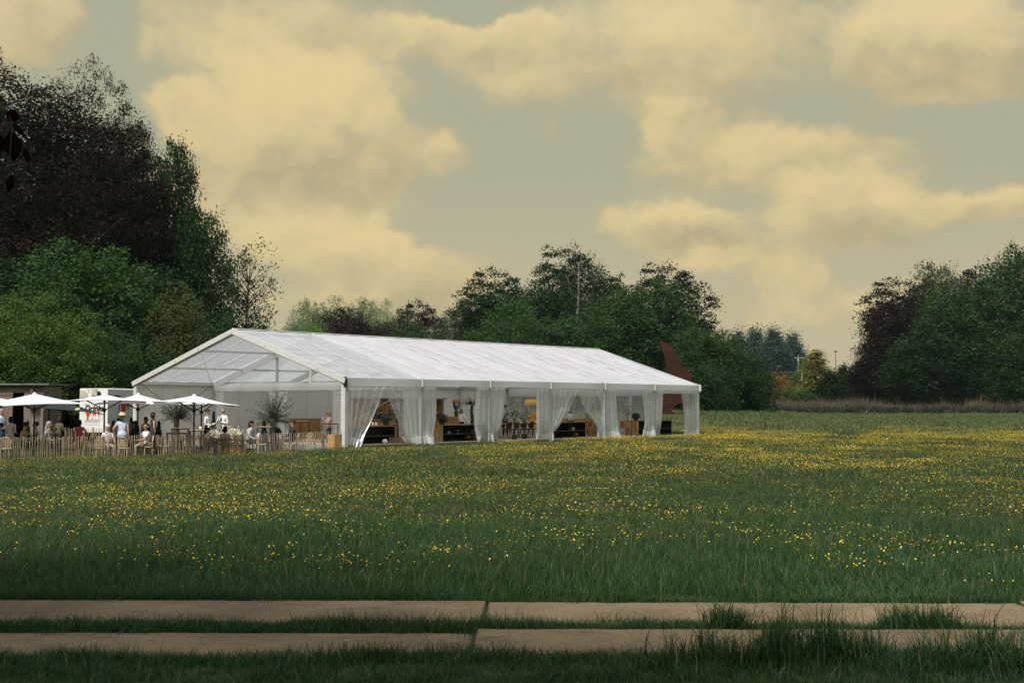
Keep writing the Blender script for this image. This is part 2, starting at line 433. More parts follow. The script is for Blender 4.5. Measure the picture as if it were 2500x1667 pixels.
# ------------------------------------------------------------------ meadow: grass, tufts, buttercups (uncountable: stuff)
def grassmat(name, a, b, dry, trans=.4):
    m = bpy.data.materials.new(name); m.use_nodes = True; t = NT(m.node_tree); bs = t.n['Principled BSDF']; o = t.n['Material Output']
    at_ = t.new('ShaderNodeAttribute', attribute_name='tint')
    geo = t.new('ShaderNodeNewGeometry')
    big = t.noise(geo.outputs['Position'], .16, 5, .65); mid = t.noise(geo.outputs['Position'], .9, 4, .6)
    c = t.mixc(at_.outputs['Fac'], c4(a), c4(b))
    c = t.mixc(t.math('MULTIPLY', t.ramp(big, .40, .62), .8), c, c4(dry))
    c = t.mixc(t.math('MULTIPLY', t.ramp(mid, .5, .75), .35), c, c4([x * .55 for x in a]))
    c = t.mixc(t.math('GREATER_THAN', at_.outputs['Fac'], .96), c, c4((.26, .24, .12)))
    t.l.new(c, bs.inputs['Base Color']); bs.inputs['Roughness'].default_value = .5; bs.inputs['Specular IOR Level'].default_value = .22
    tr = t.new('ShaderNodeBsdfTranslucent'); t.l.new(c, tr.inputs[0])
    mx = t.new('ShaderNodeMixShader'); mx.inputs[0].default_value = trans
    t.l.new(bs.outputs[0], mx.inputs[1]); t.l.new(tr.outputs[0], mx.inputs[2]); t.l.new(mx.outputs[0], o.inputs[0])
    return m
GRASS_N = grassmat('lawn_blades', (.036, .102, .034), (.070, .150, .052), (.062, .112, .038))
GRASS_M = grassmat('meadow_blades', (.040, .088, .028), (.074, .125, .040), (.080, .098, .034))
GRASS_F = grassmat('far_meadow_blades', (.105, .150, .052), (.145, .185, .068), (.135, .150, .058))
REED = grassmat('dry_reeds', (.115, .092, .058), (.185, .150, .092), (.085, .075, .045), .2)
SEDGE = grassmat('dark_sedge', (.026, .042, .022), (.046, .066, .034), (.035, .05, .03), .3)
BUTTER = M('buttercup_petals', (.74, .53, .06), .45, .15, 3, trans=.3)
STEM = M('flower_stems', (.07, .13, .03), .7, .2, 5)

def np_mesh(name, V, F, mat, tint=None, mi=None):
    """quads or triangles straight from arrays"""
    me = bpy.data.meshes.new(name); k = F.shape[1]
    me.vertices.add(len(V)); me.vertices.foreach_set('co', np.ascontiguousarray(V, np.float32).ravel())
    me.loops.add(F.size); me.loops.foreach_set('vertex_index', np.ascontiguousarray(F, np.int32).ravel())
    me.polygons.add(len(F)); me.polygons.foreach_set('loop_start', np.arange(0, F.size, k, dtype=np.int32))
    for m in (mat if isinstance(mat, (list, tuple)) else [mat]): me.materials.append(m)
    if mi is not None: me.polygons.foreach_set('material_index', np.asarray(mi, np.int32))
    if tint is not None:
        a = me.attributes.new('tint', 'FLOAT', 'FACE'); a.data.foreach_set('value', np.asarray(tint, np.float32))
    me.update(calc_edges=True); return me

def blades(name, size, n, h, w, mat, clump=0.0, lean=.35, rng=RNG):
    """n curved two-segment grass blades on a size x size patch"""
    if clump:
        cs = rng.uniform(-size / 2, size / 2, (max(3, int(n / 22)), 2)); P = cs[rng.integers(0, len(cs), n)] + rng.normal(0, clump, (n, 2))
    else: P = rng.uniform(-size / 2, size / 2, (n, 2))
    H = h * rng.lognormal(-.1, .33, n); a = rng.uniform(0, 2 * math.pi, n); L = H * np.abs(rng.normal(lean, .22, n))
    ww = w * rng.uniform(.6, 1.25, n)
    b = a + math.pi / 2 + rng.uniform(-.7, .7, n)
    dx, dy = np.cos(a), np.sin(a); sx, sy = np.cos(b) * ww / 2, np.sin(b) * ww / 2
    z0 = np.full(n, -.03)
    V = np.empty((n, 6, 3))
    for i, (t, k, zz) in enumerate(((0, 1, 0), (0.38, .85, .62), (1, .12, 1))):
        cx, cyy = P[:, 0] + dx * L * t ** 1.6, P[:, 1] + dy * L * t ** 1.6; cz = z0 + H * zz
        V[:, 2 * i] = np.stack([cx - sx * k, cyy - sy * k, cz], 1); V[:, 2 * i + 1] = np.stack([cx + sx * k, cyy + sy * k, cz], 1)
    base = (np.arange(n) * 6)[:, None]
    F = np.concatenate([base + np.array([0, 1, 3, 2]), base + np.array([2, 3, 5, 4])])
    tint = rng.uniform(0, 1, n)
    return np_mesh(name, V.reshape(-1, 3), F, mat, np.concatenate([tint, tint]))

def flowers(name, size, n, h, d, rng=RNG):
    """buttercups: a cup of five petals on a thin stem"""
    V, F, mi = [], [], []
    for i in range(n):
        x, y = rng.uniform(-size / 2, size / 2, 2); z = h * rng.uniform(.75, 1.25); r = d / 2 * rng.uniform(.7, 1.2)
        tx, ty = rng.normal(0, .5, 2); ph = rng.uniform(0, 6.28); b = len(V)
        V.append((x, y, z - r * .35))
        for k in range(5):
            t = ph + k * 2 * math.pi / 5
            V.append((x + r * math.cos(t), y + r * math.sin(t), z + r * (tx * math.cos(t) + ty * math.sin(t)) + .2 * r))
        for k in range(5): F.append((b, b + 1 + k, b + 1 + (k + 1) % 5)); mi.append(0)
        s = d * .07; q = len(V)
        V += [(x - s, y, 0), (x + s, y, 0), (x, y, z - r * .3)]; F.append((q, q + 1, q + 2)); mi.append(1)
    return np_mesh(name, np.array(V), np.array(F), [BUTTER, STEM], mi=mi)

def scatter(name, label, cat, meshes, pts, rng=RNG, smin=.8, smax=1.2, scl=None, upright=True):
    """one object whose points carry instances of a few small meshes"""
    src = bpy.data.collections.new(name + '_sources')
    for i, me in enumerate(meshes):
        o = bpy.data.objects.new('%s_%02d' % (me.name, i), me); src.objects.link(o)
    N = len(pts)
    me = bpy.data.meshes.new(name); me.vertices.add(N); me.vertices.foreach_set('co', np.ascontiguousarray(pts, np.float32).ravel())
    rot = np.zeros((N, 3), np.float32); rot[:, 2] = rng.uniform(0, 6.283, N)
    a = me.attributes.new('rot', 'FLOAT_VECTOR', 'POINT'); a.data.foreach_set('vector', rot.ravel())
    s = rng.uniform(smin, smax, N) if scl is None else scl
    s3 = np.stack([rng.uniform(.9, 1.1, N), rng.uniform(.9, 1.1, N), s], 1) if upright else np.stack([s, s, s], 1)
    a = me.attributes.new('scl', 'FLOAT_VECTOR', 'POINT'); a.data.foreach_set('vector', s3.astype(np.float32).ravel())
    a = me.attributes.new('pick', 'INT', 'POINT'); a.data.foreach_set('value', rng.integers(0, len(meshes), N).astype(np.int32))
    me.update()
    o = linked(name, me)
    g = bpy.data.node_groups.new(name, 'GeometryNodeTree')
    g.interface.new_socket('Geometry', in_out='INPUT', socket_type='NodeSocketGeometry'); g.interface.new_socket('Geometry', in_out='OUTPUT', socket_type='NodeSocketGeometry')
    gi, go = g.nodes.new('NodeGroupInput'), g.nodes.new('NodeGroupOutput')
    ci = g.nodes.new('GeometryNodeCollectionInfo'); ci.inputs[0].default_value = src; ci.inputs[1].default_value = True; ci.inputs[2].default_value = True
    ip = g.nodes.new('GeometryNodeInstanceOnPoints'); ip.inputs['Pick Instance'].default_value = True
    def attr(n, ty):
        q = g.nodes.new('GeometryNodeInputNamedAttribute'); q.data_type = ty; q.inputs[0].default_value = n; return q.outputs[0]
    g.links.new(gi.outputs[0], ip.inputs['Points']); g.links.new(ci.outputs[0], ip.inputs['Instance'])
    g.links.new(attr('pick', 'INT'), ip.inputs['Instance Index']); g.links.new(attr('scl', 'FLOAT_VECTOR'), ip.inputs['Scale'])
    g.links.new(attr('rot', 'FLOAT_VECTOR'), ip.inputs['Rotation'])
    g.links.new(ip.outputs[0], go.inputs[0])
    md = o.modifiers.new('instances', 'NODES'); md.node_group = g
    return tag(o, label, cat, kind='stuff')

def snoise(x, y, seed, f):
    """cheap smooth noise in 0..1"""
    r = np.random.default_rng(seed); v = np.zeros_like(x); tot = 0
    for o in range(5):
        k = f * 1.7 ** o; am = .75 ** o
        for _ in range(3):
            th, ph = r.uniform(0, 6.28, 2); v += am * np.sin(k * (x * math.cos(th) + y * math.sin(th)) + ph); tot += am * .72
    return np.clip(.5 + .5 * v / tot * 1.6, 0, 1)

TO, TH = Vector((-7.238, 61.63, 0)), R(52.08)
TA, TB = Vector((math.cos(TH), math.sin(TH), 0)), Vector((-math.sin(TH), math.cos(TH), 0))
TW, TL, EAVE, RIDGE = 14.56, 30.0, 3.009, 5.356
def tuv(x, y):
    dx, dy = x - TO.x, y - TO.y
    return dx * TA.x + dy * TA.y, dx * TB.x + dy * TB.y
def on_track(x, y, pad=.0):
    return ((np.abs(y - 11.76 + .014 * x) < .60 + pad) | (np.abs(y - 10.24 + .010 * x) < .51 + pad)) & (np.abs(x) < 16.2)
def free(x, y, pad=0.0):
    u, v = tuv(x, y)
    return ~((u > -.3 - pad) & (u < 30.2 + pad) & (v > -.15 - pad) & (v < TW + .2 + pad))

def jitter_grid(y0, y1, step, spread=.47, margin=3.0, rng=RNG):
    P = []
    for y in np.arange(y0, y1, step):
        hw = spread * max(y, 4) + margin; xs = np.arange(-hw, hw, step)
        P.append(np.stack([xs + rng.uniform(-.5, .5, len(xs)) * step, y + rng.uniform(-.5, .5, len(xs)) * step], 1))
    P = np.concatenate(P)
    return P
def lift(P, dz=0.0): return np.column_stack([P, ground(P[:, 0], P[:, 1]) + dz])

def build_meadow():
    r = np.random.default_rng(5)
    # foreground lawn, shorter, dense
    near = [blades('lawn_patch', .5, 420, .085, .0055, GRASS_N, .05, .55, r) for _ in range(5)]
    P = jitter_grid(7.2, 20.0, .34, .44, 2.0, r)
    keep = ~on_track(P[:, 0], P[:, 1], .17); P = P[keep]
    scl = np.where(P[:, 1] > 12.3, 1.0 + np.clip((P[:, 1] - 12.3) * .25, 0, .7), .85) * r.uniform(.75, 1.25, len(P))
    scl *= .75 + .6 * snoise(P[:, 0], P[:, 1], 3, .8)
    scatter('grass', 'short green grass around the concrete slabs', 'grass', near, lift(P), r, scl=scl)
    # low grass in the seam between the strips and along the slab edges
    seam = [blades('seam_patch', .24, 150, .075, .0055, GRASS_N, .03, .5, r) for _ in range(5)]
    xs = r.uniform(-9.5, 9.5, 900); yy = 10.955 - .012 * xs + r.uniform(-.13, .13, 900)
    P2 = np.column_stack([xs, yy]); sx = r.uniform(-9.5, 9.5, 700); P2 = np.concatenate([P2, np.column_stack([sx, 9.64 - .01 * sx + r.normal(0, .05, 700)]), np.column_stack([sx, 12.45 - .014 * sx + np.abs(r.normal(0, .06, 700))])])
    scatter('grass', 'low grass growing in the seam between the slab strips', 'grass', seam, lift(P2), r, scl=(.3 + 1.2 * snoise(P2[:, 0], P2[:, 1] * .3, 29, 1.1)) * r.uniform(.6, 1.4, len(P2)))
    # tall tufts along the slab edges
    tuft = [blades('tuft', .22, 95, .25, .008, GRASS_N, .0, .38, r) for _ in range(5)]
    T = []
    for yc, dens in ((10.955, 1.0), (9.42, 1.0)):
        xs = r.uniform(-9, 9, 330); yy = yc - .014 * xs + np.clip(r.normal(0, .07 if yc > 10 else .16, 330), -.4, .09 if yc > 10 else .22)
        n = snoise(xs, yy * 0 + yc, 17 if yc > 10 else 23, .75)
        lim = np.interp(xs, [-5, -1.5, .8, 5], [.54, .54, .42, .26])
        T.append(np.column_stack([xs, yy, n])[n > lim])
    T = np.concatenate(T)
    ok = ~on_track(T[:, 0], T[:, 1], .03)
    T = T[ok]
    hs = (.45 + .75 * T[:, 2]) * np.interp(T[:, 0], [-5, 0, 5], [.75, .85, 1.0]) * r.uniform(.6, 1.3, len(T))
    scatter('grass_tufts', 'tall green grass tufts growing along the slab edges', 'grass', tuft, lift(T[:, :2]), r, scl=hs)
    # meadow in three ranges
    mid = [blades('meadow_patch', .9, 800, .125, .007, GRASS_M, .11, .95, r) for _ in range(5)]
    P = jitter_grid(15.0, 36.0, .62, .44, 2.5, r)
    scatter('meadow_grass', 'tall meadow grass in front of the marquee', 'grass', mid, lift(P), r, scl=np.clip((P[:, 1] - 13) * .25, .5, 1) * r.uniform(.75, 1.2, len(P)))
    far = [blades('meadow_patch_far', 1.8, 900, .17, .016, GRASS_M, .22, .85, r) for _ in range(5)]
    P = jitter_grid(36.0, 92.0, 1.15, .45, 4, r); P = P[free(P[:, 0], P[:, 1], .75)]
    u, v = tuv(P[:, 0], P[:, 1]); terr = (P[:, 0] < -7) & (P[:, 1] > 51.5 + (P[:, 0] + 18) * .8) & (P[:, 1] < 80)
    sc_ = np.where(terr, .3, 1.0) * r.uniform(.75, 1.2, len(P))
    scatter('meadow_grass', 'tall meadow grass around the marquee and fence', 'grass', far, lift(P), r, scl=sc_)
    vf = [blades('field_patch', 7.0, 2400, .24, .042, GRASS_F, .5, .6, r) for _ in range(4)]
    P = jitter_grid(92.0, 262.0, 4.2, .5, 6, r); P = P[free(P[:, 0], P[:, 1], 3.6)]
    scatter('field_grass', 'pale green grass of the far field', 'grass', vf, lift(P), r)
    # buttercups
    fl = [flowers('buttercups', 1.0, 24, .19, .021, r) for _ in range(6)]
    P = jitter_grid(12.6, 62, .55, .45, 2, r); x, y = P[:, 0], P[:, 1]
    n = snoise(x, y * .55, 41, .42); n2 = snoise(x, y, 43, 1.5)
    dens = np.interp(y, [12.3, 13.5, 17, 24, 34, 46, 62], [.0, .10, .55, .72, .66, .75, .8]) * (.15 + 2.0 * np.clip(n - .2, 0, 1)) * (.45 + 1.1 * n2)
    dens *= np.interp(x / y, [-.36, -.1, .05, .3], [.75, .9, 1.0, .95])
    k = r.uniform(0, 1, len(P)) < dens; k &= free(x, y, .35); k &= ~((x < -7) & (y > 51.0 + (x + 18) * .8))
    scatter('buttercups', 'yellow buttercups scattered through the meadow', 'flowers', fl, lift(P[k]), r, smin=.75, smax=1.05)
    fl2 = [flowers('buttercup_drift', 1.6, 125, .25, .027, r) for _ in range(5)]
    P = jitter_grid(38, 112, 1.05, .46, 3, r); x, y = P[:, 0], P[:, 1]
    n = snoise(x, y * .5, 47, .22); u, v = tuv(x, y)
    right = np.clip((x / y + .06) / .12, 0, 1)
    dens = np.interp(y, [38, 48, 58, 66, 84, 95, 112], [.1, .25, .55, .75, .7, .3, .1]) * (.12 + .9 * right) * (.12 + 1.25 * n)
    k = (r.uniform(0, 1, len(P)) < dens) & free(x, y, .7) & ~((x < -7) & (y > 50.5 + (x + 18) * .8))
    scatter('buttercups', 'dense drift of yellow buttercups by the long side of the marquee', 'flowers', fl2, lift(P[k]), r, smin=.8, smax=1.1)
    # reed bed and sedge across the far side
    rd = [blades('reeds', 3.2, 520, 1.15, .05, REED, .25, .14, r) for _ in range(4)]
    sg = [blades('sedge', 3.2, 420, .75, .09, SEDGE, .3, .3, r) for _ in range(4)]
    xs = r.uniform(22, 112, 560); ys = r.uniform(228, 243, 560); b = xs / ys
    px = 1250 + FPX * b; k = (px > 1700) & ~((px > 2318) & (px < 2352))
    hs = (np.where(px < 1880, .75, 1.0)) * r.uniform(.7, 1.15, 560) * (.7 + .5 * snoise(xs, ys * 0, 9, .25))
    scatter('reeds', 'dry beige reeds along the far field edge', 'reeds', rd, lift(np.column_stack([xs, ys])[k]), r, scl=hs[k])
    xs = r.uniform(22, 112, 520); ys = r.uniform(221, 229, 520); px = 1250 + FPX * xs / ys; k = px > 1690
    scatter('sedge', 'dark green sedge in front of the dry reeds', 'sedge', sg, lift(np.column_stack([xs, ys])[k]), r, smin=.6, smax=1.15)
build_meadow()

# ------------------------------------------------------------------ trees
def leaf_quads(C, size, up=.55, rng=RNG, aspect=.62):
    """diamond leaf sprays at the points C"""
    n = len(C); s = size * rng.uniform(.55, 1.3, n)
    nz = rng.normal(0, 1, (n, 3)); nz[:, 2] = np.abs(nz[:, 2]) + up; nz /= np.linalg.norm(nz, axis=1)[:, None]
    a = np.cross(nz, rng.normal(0, 1, (n, 3))); a /= np.linalg.norm(a, axis=1)[:, None] + 1e-9; b = np.cross(nz, a)
    V = np.empty((n, 4, 3)); s = s[:, None]
    V[:, 0] = C - a * s * .5; V[:, 1] = C - b * s * .5 * aspect + nz * s * .07; V[:, 2] = C + a * s * .5; V[:, 3] = C + b * s * .5 * aspect + nz * s * .07
    F = (np.arange(n) * 4)[:, None] + np.arange(4)
    return V.reshape(-1, 3), F

def crown_points(rng, nc, per, rad, center, cr, flat=.5, lump=.3, bottom=-.95, shell=.42, squash=None):
    """cluster centres through a lumpy crown, then leaf positions about each"""
    bd = rng.normal(0, 1, (16, 3)); bd /= np.linalg.norm(bd, axis=1)[:, None]; ba = rng.uniform(-1, 1, 16) * lump
    d = rng.normal(0, 1, (nc * 2, 3)); d /= np.linalg.norm(d, axis=1)[:, None]
    rr = 1 + (np.exp(4.5 * (d @ bd.T - 1)) * ba).sum(1)
    p = d * (rr * rng.uniform(0, 1, nc * 2) ** shell)[:, None]
    p = p[p[:, 2] > bottom][:nc]; nc = len(p)
    if squash: p = squash(p)
    C = p * np.array(rad) + np.array(center)
    k = np.maximum((per * rng.uniform(.5, 1.5, nc)).astype(int), 1); idx = np.repeat(np.arange(nc), k)
    cs = cr * rng.uniform(.6, 1.35, nc)
    L = rng.normal(0, 1, (len(idx), 3)) * cs[idx][:, None] * np.array([.55, .55, .55 * flat])
    L[:, 2] -= .25 * (L[:, 0] ** 2 + L[:, 1] ** 2) / np.maximum(cs[idx], .1)
    return C, C[idx] + L, rng.uniform(0, 1, nc)[idx]

def branches(mb, rng, base, top, r0, targets, n=10, lean=(0, 0)):
    """tapered trunk with limbs reaching to points of the crown"""
    pts = []; k = 6
    for i in range(k + 1):
        t = i / k; pts.append((base[0] + lean[0] * t + rng.normal(0, .12) * t, base[1] + lean[1] * t + rng.normal(0, .12) * t, base[2] + (top - base[2]) * t))
    rad = [r0 * (1.35 if i == 0 else 1) * (1 - .86 * i / k) for i in range(k + 1)]
    mb.tube(pts, rad, 8)
    if len(targets):
        for j in rng.choice(len(targets), min(n, len(targets)), False):
            q = Vector(targets[j]); zz = min(max(q.z - .45 * math.hypot(q.x - base[0], q.y - base[1]), base[2] + (top - base[2]) * .22), top * .9)
            t = (zz - base[2]) / (top - base[2]); i = min(int(t * k), k - 1); f = t * k - i
            p = Vector(pts[i]).lerp(Vector(pts[i + 1]), f); rr = max(r0 * (1 - .86 * t) * .5, .03)
            mid = p.lerp(q, .5) + Vector((rng.normal(0, .25), rng.normal(0, .25), .35))
            mb.tube([p, mid, q], [rr, rr * .6, rr * .15], 5)

TREES = {}
def template(key, seed, h, w, nc, per, leaf, cr, zlow=.2, flat=.5, lump=.3, shell=.42, bark=None, r0=None, nb=10, squash=None, bottom=-.95, up=.55, aspect=.62):
    rng = np.random.default_rng(seed)
    cz = h * (1 + zlow) / 2; rz = h * (1 - zlow) / 2
    C, P, tn = crown_points(rng, nc, per, (w / 2 - cr * .3, w / 2 - cr * .3, rz - cr * .25), (0, 0, cz), cr, flat, lump, bottom, shell, squash)
    kz = h / np.percentile(P[:, 2], 99.6); P[:, 2] *= kz; C[:, 2] *= kz      # the crown ends at the stated height
    P[:, 2] = np.maximum(P[:, 2], .15)
    V, F = leaf_quads(P, leaf, up, rng, aspect)
    crown = np_mesh('crown_' + key, V, F, None, np.clip(tn * .75 + rng.uniform(0, .3, len(F)), 0, 1))
    mb = MB(); branches(mb, rng, (0, 0, -.3), h * .86, r0 or h * .018 + .08, C, nb)
    TREES[key] = (crown, mb.mesh('trunk_' + key, bark or BARK, True), h, w)

def cone_squash(p):
    t = np.clip((p[:, 2] + 1) / 2, 0, 1); q = p.copy(); k = ((1 - t) ** .8 + .03) / np.sqrt(np.clip(1 - p[:, 2] ** 2, .04, 1))
    q[:, :2] *= k[:, None]; return q
def column_squash(p):
    t = np.clip((p[:, 2] + 1) / 2, 0, 1); q = p.copy(); k = np.clip(1.05 * (1 - t ** 4), .25, 1.05) / np.sqrt(np.clip(1 - p[:, 2] ** 2, .1, 1)) * .95
    q[:, :2] *= k[:, None]; return q

template('beech', 1, 28, 18, 1700, 105, .235, 1.3, .05, .55, .42, .5, nb=80, r0=.75)
template('oak', 2, 18, 13, 560, 66, .34, 1.2, .03, .55, .35, .5, nb=24)
template('ash', 3, 18, 13, 520, 66, .36, 1.3, .02, .6, .4, .5, nb=22)
template('lime', 4, 18, 12, 480, 72, .36, 1.35, .0, .7, .3, .48, nb=16)
template('hazel', 5, 9, 12, 360, 105, .20, 1.0, .0, .32, .35, .5, nb=18, up=1.2)
template('bush', 6, 6, 9, 210, 72, .27, .95, -.25, .6, .3, .5, nb=10, bottom=-.6)
template('loose', 7, 15, 8, 230, 28, .25, .85, .12, .55, .5, .33, nb=150, r0=.26)
template('poplar', 8, 24, 9.5, 420, 60, .55, 1.5, .0, 1.2, .3, .45, squash=column_squash, nb=22)
template('conifer', 9, 11, 4.2, 300, 52, .24, .6, -.02, .4, .2, .3, squash=cone_squash, nb=10, up=1.4, aspect=.5)
template('thuja', 10, 8, 5, 240, 60, .28, .65, -.02, 1.6, .2, .35, squash=column_squash, nb=6)
template('spiky', 12, 20, 11, 480, 62, .38, 1.25, .06, .42, .5, .46, nb=40, r0=.42)
template('dome', 13, 6, 8.5, 260, 80, .24, .8, -.1, .7, .12, .35, nb=6, bottom=-.4)

LEAF = {
    'copper': leafmat('copper_leaves', (.014, .0115, .0095), (.027, .021, .016), .22),
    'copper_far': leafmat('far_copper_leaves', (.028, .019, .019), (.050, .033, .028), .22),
    'dark': leafmat('dark_green_leaves', (.020, .046, .018), (.037, .074, .026), .3),
    'green': leafmat('green_leaves', (.032, .077, .023), (.060, .116, .034), .35),
    'lit': leafmat('fresh_sunlit_leaves', (.060, .115, .026), (.115, .175, .042), .4),  # sunlight on the hazel put into the leaf colour; also light green bushes
    'grey': leafmat('grey_green_leaves', (.064, .092, .050), (.10, .135, .072), .35),
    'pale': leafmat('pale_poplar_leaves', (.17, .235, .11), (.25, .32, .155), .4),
    'blue': leafmat('blue_green_leaves', (.050, .100, .082), (.085, .150, .115), .35),  # blue fade of distant haze put into the poplar leaf colour
    'olive': leafmat('olive_brown_leaves', (.070, .085, .030), (.105, .118, .042), .35),
    'gold': leafmat('golden_needles', (.21, .215, .045), (.37, .36, .085), .25),
    'thuja': leafmat('thuja_leaves', (.022, .036, .016), (.036, .052, .022), .2),
    'orange': leafmat('orange_leaves', (.17, .095, .02), (.26, .16, .03), .35),
    'bright': leafmat('bright_green_leaves', (.10, .19, .03), (.16, .26, .05), .4),
}
def tree(name, label, key, px, Y, top, wpx, leaf, group=None, rz=None, base=None, x=None, h=None, w=None, bark=None, cat='tree'):
    crown, trunk, H, W = TREES[key]
    X = bx(px, Y) if x is None else x
    zb = (gz(X, Y) if base is None else base)
    sh = ((zt(top, Y) - zb) if h is None else h) / H; sw = ((wpx * Y / FPX) if w is None else w) / W
    t = thing(name, label, cat, (X, Y, zb), random.uniform(0, 6.28) if rz is None else rz, group)
    t.scale = (sw, sw, sh)
    tr = linked('trunk', trunk, t)
    if bark: tr.material_slots[0].link = 'OBJECT'; tr.material_slots[0].material = bark
    c = linked('crown', crown, t)
    c.material_slots[0].link = 'OBJECT'; c.material_slots[0].material = LEAF[leaf]
    return t

GL, GC, GR = 'trees behind the terrace on the left', 'trees of the wood behind the marquee', 'trees at the right edge of the field'
tree('beech_tree', 'huge dark copper beech towering at the upper left', 'beech', 105, 112, 138, 640, 'copper', GL, 1.0)
tree('beech_tree', 'dark copper beech shoulder just right of the tallest crown', 'beech', 285, 116, 222, 290, 'copper', GL, 2.2)
tree('beech_tree', 'dark copper beech limb mass low in front of the tallest crown', 'beech', 150, 108, 345, 330, 'copper', GL, 4.2)
tree('oak_tree', 'dark green tree with knobbly right outline beside the copper beech', 'oak', 425, 120, 362, 190, 'dark', GL, .5)
tree('oak_tree', 'dark green tree stepping down above the marquee gable', 'ash', 490, 114, 528, 190, 'dark', GL, 3.0)
tree('cherry_tree', 'loose open tree with bare twigs right above the marquee apex', 'loose', 600, 106, 592, 165, 'dark', GL, 1.2)
tree('maple_tree', 'mid green maple in front of the copper beech', 'ash', 240, 93, 605, 330, 'green', GL, 2.0)
tree('maple_tree', 'olive green tree left of the marquee apex', 'lime', 425, 92, 700, 150, 'olive', GL, .2)
tree('hazel_tree', 'fresh green layered tree above the grey shed', 'hazel', 90, 80, 722, 360, 'lit', GL, .9)
tree('hazel_tree', 'lower fresh green layered tree behind the drinks cabin', 'hazel', 235, 84, 800, 230, 'green', GL, 4.0)
tree('lime_tree', 'bright green treetop at the very left edge', 'lime', -70, 122, 120, 240, 'green', GL, 4.0)
tree('oak_tree', 'dark tree filling the gap below the copper beech', 'oak', 30, 100, 640, 330, 'dark', GL, 5.0)
tree('oak_tree', 'dark tree filling the shade left of the gable', 'oak', 360, 104, 660, 260, 'dark', GL, 5.6)
tree('bush', 'dark bush behind the back wall of the marquee porch', 'bush', 505, 100, 760, 220, 'dark', GL, 1, cat='bush')
tree('bush', 'dark bush between the shed and the drinks cabin', 'bush', 130, 84, 860, 220, 'dark', GL, 2, cat='bush')
tree('bush', 'dark bush behind the drinks cabin roof', 'bush', 330, 88, 830, 220, 'dark', GL, 3, cat='bush')
tree('bush', 'dark bush at the left edge behind the shed', 'bush', -20, 82, 850, 220, 'dark', GL, 4, cat='bush')

for i, (px, top, w) in enumerate(((722, 762, 80), (770, 740, 105), (830, 734, 115), (885, 738, 110), (938, 744, 100), (985, 756, 90))):
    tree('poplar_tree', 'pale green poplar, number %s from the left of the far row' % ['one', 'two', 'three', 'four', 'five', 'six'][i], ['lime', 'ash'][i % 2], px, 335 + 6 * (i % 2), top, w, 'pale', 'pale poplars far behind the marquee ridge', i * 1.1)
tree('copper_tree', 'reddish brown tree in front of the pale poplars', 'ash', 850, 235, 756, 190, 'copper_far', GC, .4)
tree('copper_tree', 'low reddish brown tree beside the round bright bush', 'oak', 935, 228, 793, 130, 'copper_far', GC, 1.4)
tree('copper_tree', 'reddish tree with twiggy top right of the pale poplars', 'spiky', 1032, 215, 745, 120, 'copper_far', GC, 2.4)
tree('round_bush', 'round bright green clipped bush above the marquee ridge', 'dome', 772, 170, 796, 92, 'bright', None, .3, cat='bush')
tree('oak_tree', 'green tree low over the left part of the ridge', 'lime', 1000, 205, 795, 150, 'green', GC, .3)
tree('oak_tree', 'grey green tree where the wood begins to rise', 'lime', 1112, 192, 768, 190, 'grey', GC, 1.1)
tree('beech_tree', 'dark layered tree rising left of the tallest crown', 'spiky', 1222, 190, 668, 165, 'dark', GC, 2.1)
tree('beech_tree', 'small dark layered tree sloping down to the left', 'spiky', 1152, 192, 722, 120, 'dark', GC, 4.4)
tree('oak_tree', 'green tree below the dark layered crown', 'ash', 1245, 180, 735, 180, 'green', GC, 3.0)
tree('beech_tree', 'tallest dark tree of the wood behind the marquee', 'spiky', 1392, 196, 612, 175, 'dark', GC, .8)
tree('birch_tree', 'thin half bare birch right of the tallest dark tree', 'loose', 1452, 194, 625, 90, 'grey', GC, 5.1, bark=BARK_P)
tree('oak_tree', 'dark green tree at the heart of the wood', 'oak', 1325, 184, 702, 190, 'dark', GC, 1.9)
tree('oak_tree', 'dark twiggy crown between the birch and the purple tree', 'spiky', 1502, 196, 682, 130, 'dark', GC, 2.9)
tree('oak_tree', 'broad green tree right of the wood centre', 'ash', 1555, 176, 694, 270, 'green', GC, 3.9)
tree('oak_tree', 'green tree low in the middle of the wood', 'lime', 1430, 172, 757, 230, 'green', GC, 4.7)
tree('copper_tree', 'dark purple tree with layered crown on the right of the wood', 'spiky', 1640, 184, 655, 165, 'copper', GC, 1.2)
tree('copper_tree', 'low dark purple bough sticking out to the right', 'spiky', 1690, 186, 762, 110, 'copper', GC, 3.3)
tree('oak_tree', 'green tree just over the ridge left of the wood', 'lime', 1190, 172, 795, 190, 'green', GC, 5.5)
tree('oak_tree', 'green tree just over the middle of the ridge', 'ash', 1310, 168, 775, 190, 'green', GC, .7)
tree('oak_tree', 'dark tree behind the rusty sculpture', 'oak', 1640, 172, 800, 230, 'dark', GC, 2.5)
tree('oak_tree', 'green tree right of the rusty sculpture', 'ash', 1745, 162, 806, 190, 'green', GC, 1.6)
tree('oak_tree', 'dark green tree sloping to the field at the end of the wood', 'lime', 1822, 168, 848, 120, 'dark', GC, 2.6)
tree('bush', 'dark bush at the foot of the last woodland tree', 'bush', 1850, 166, 905, 110, 'dark', GC, .5, cat='bush')
tree('bush', 'bush right of the far corner of the marquee', 'bush', 1735, 156, 890, 160, 'dark', GC, 1.5, cat='bush')
tree('bush', 'bush low behind the rusty sculpture', 'bush', 1668, 158, 905, 130, 'green', GC, 2.5, cat='bush')
tree('bush', 'bush seen through the far end of the marquee', 'bush', 1580, 156, 900, 130, 'dark', GC, 3.5, cat='bush')
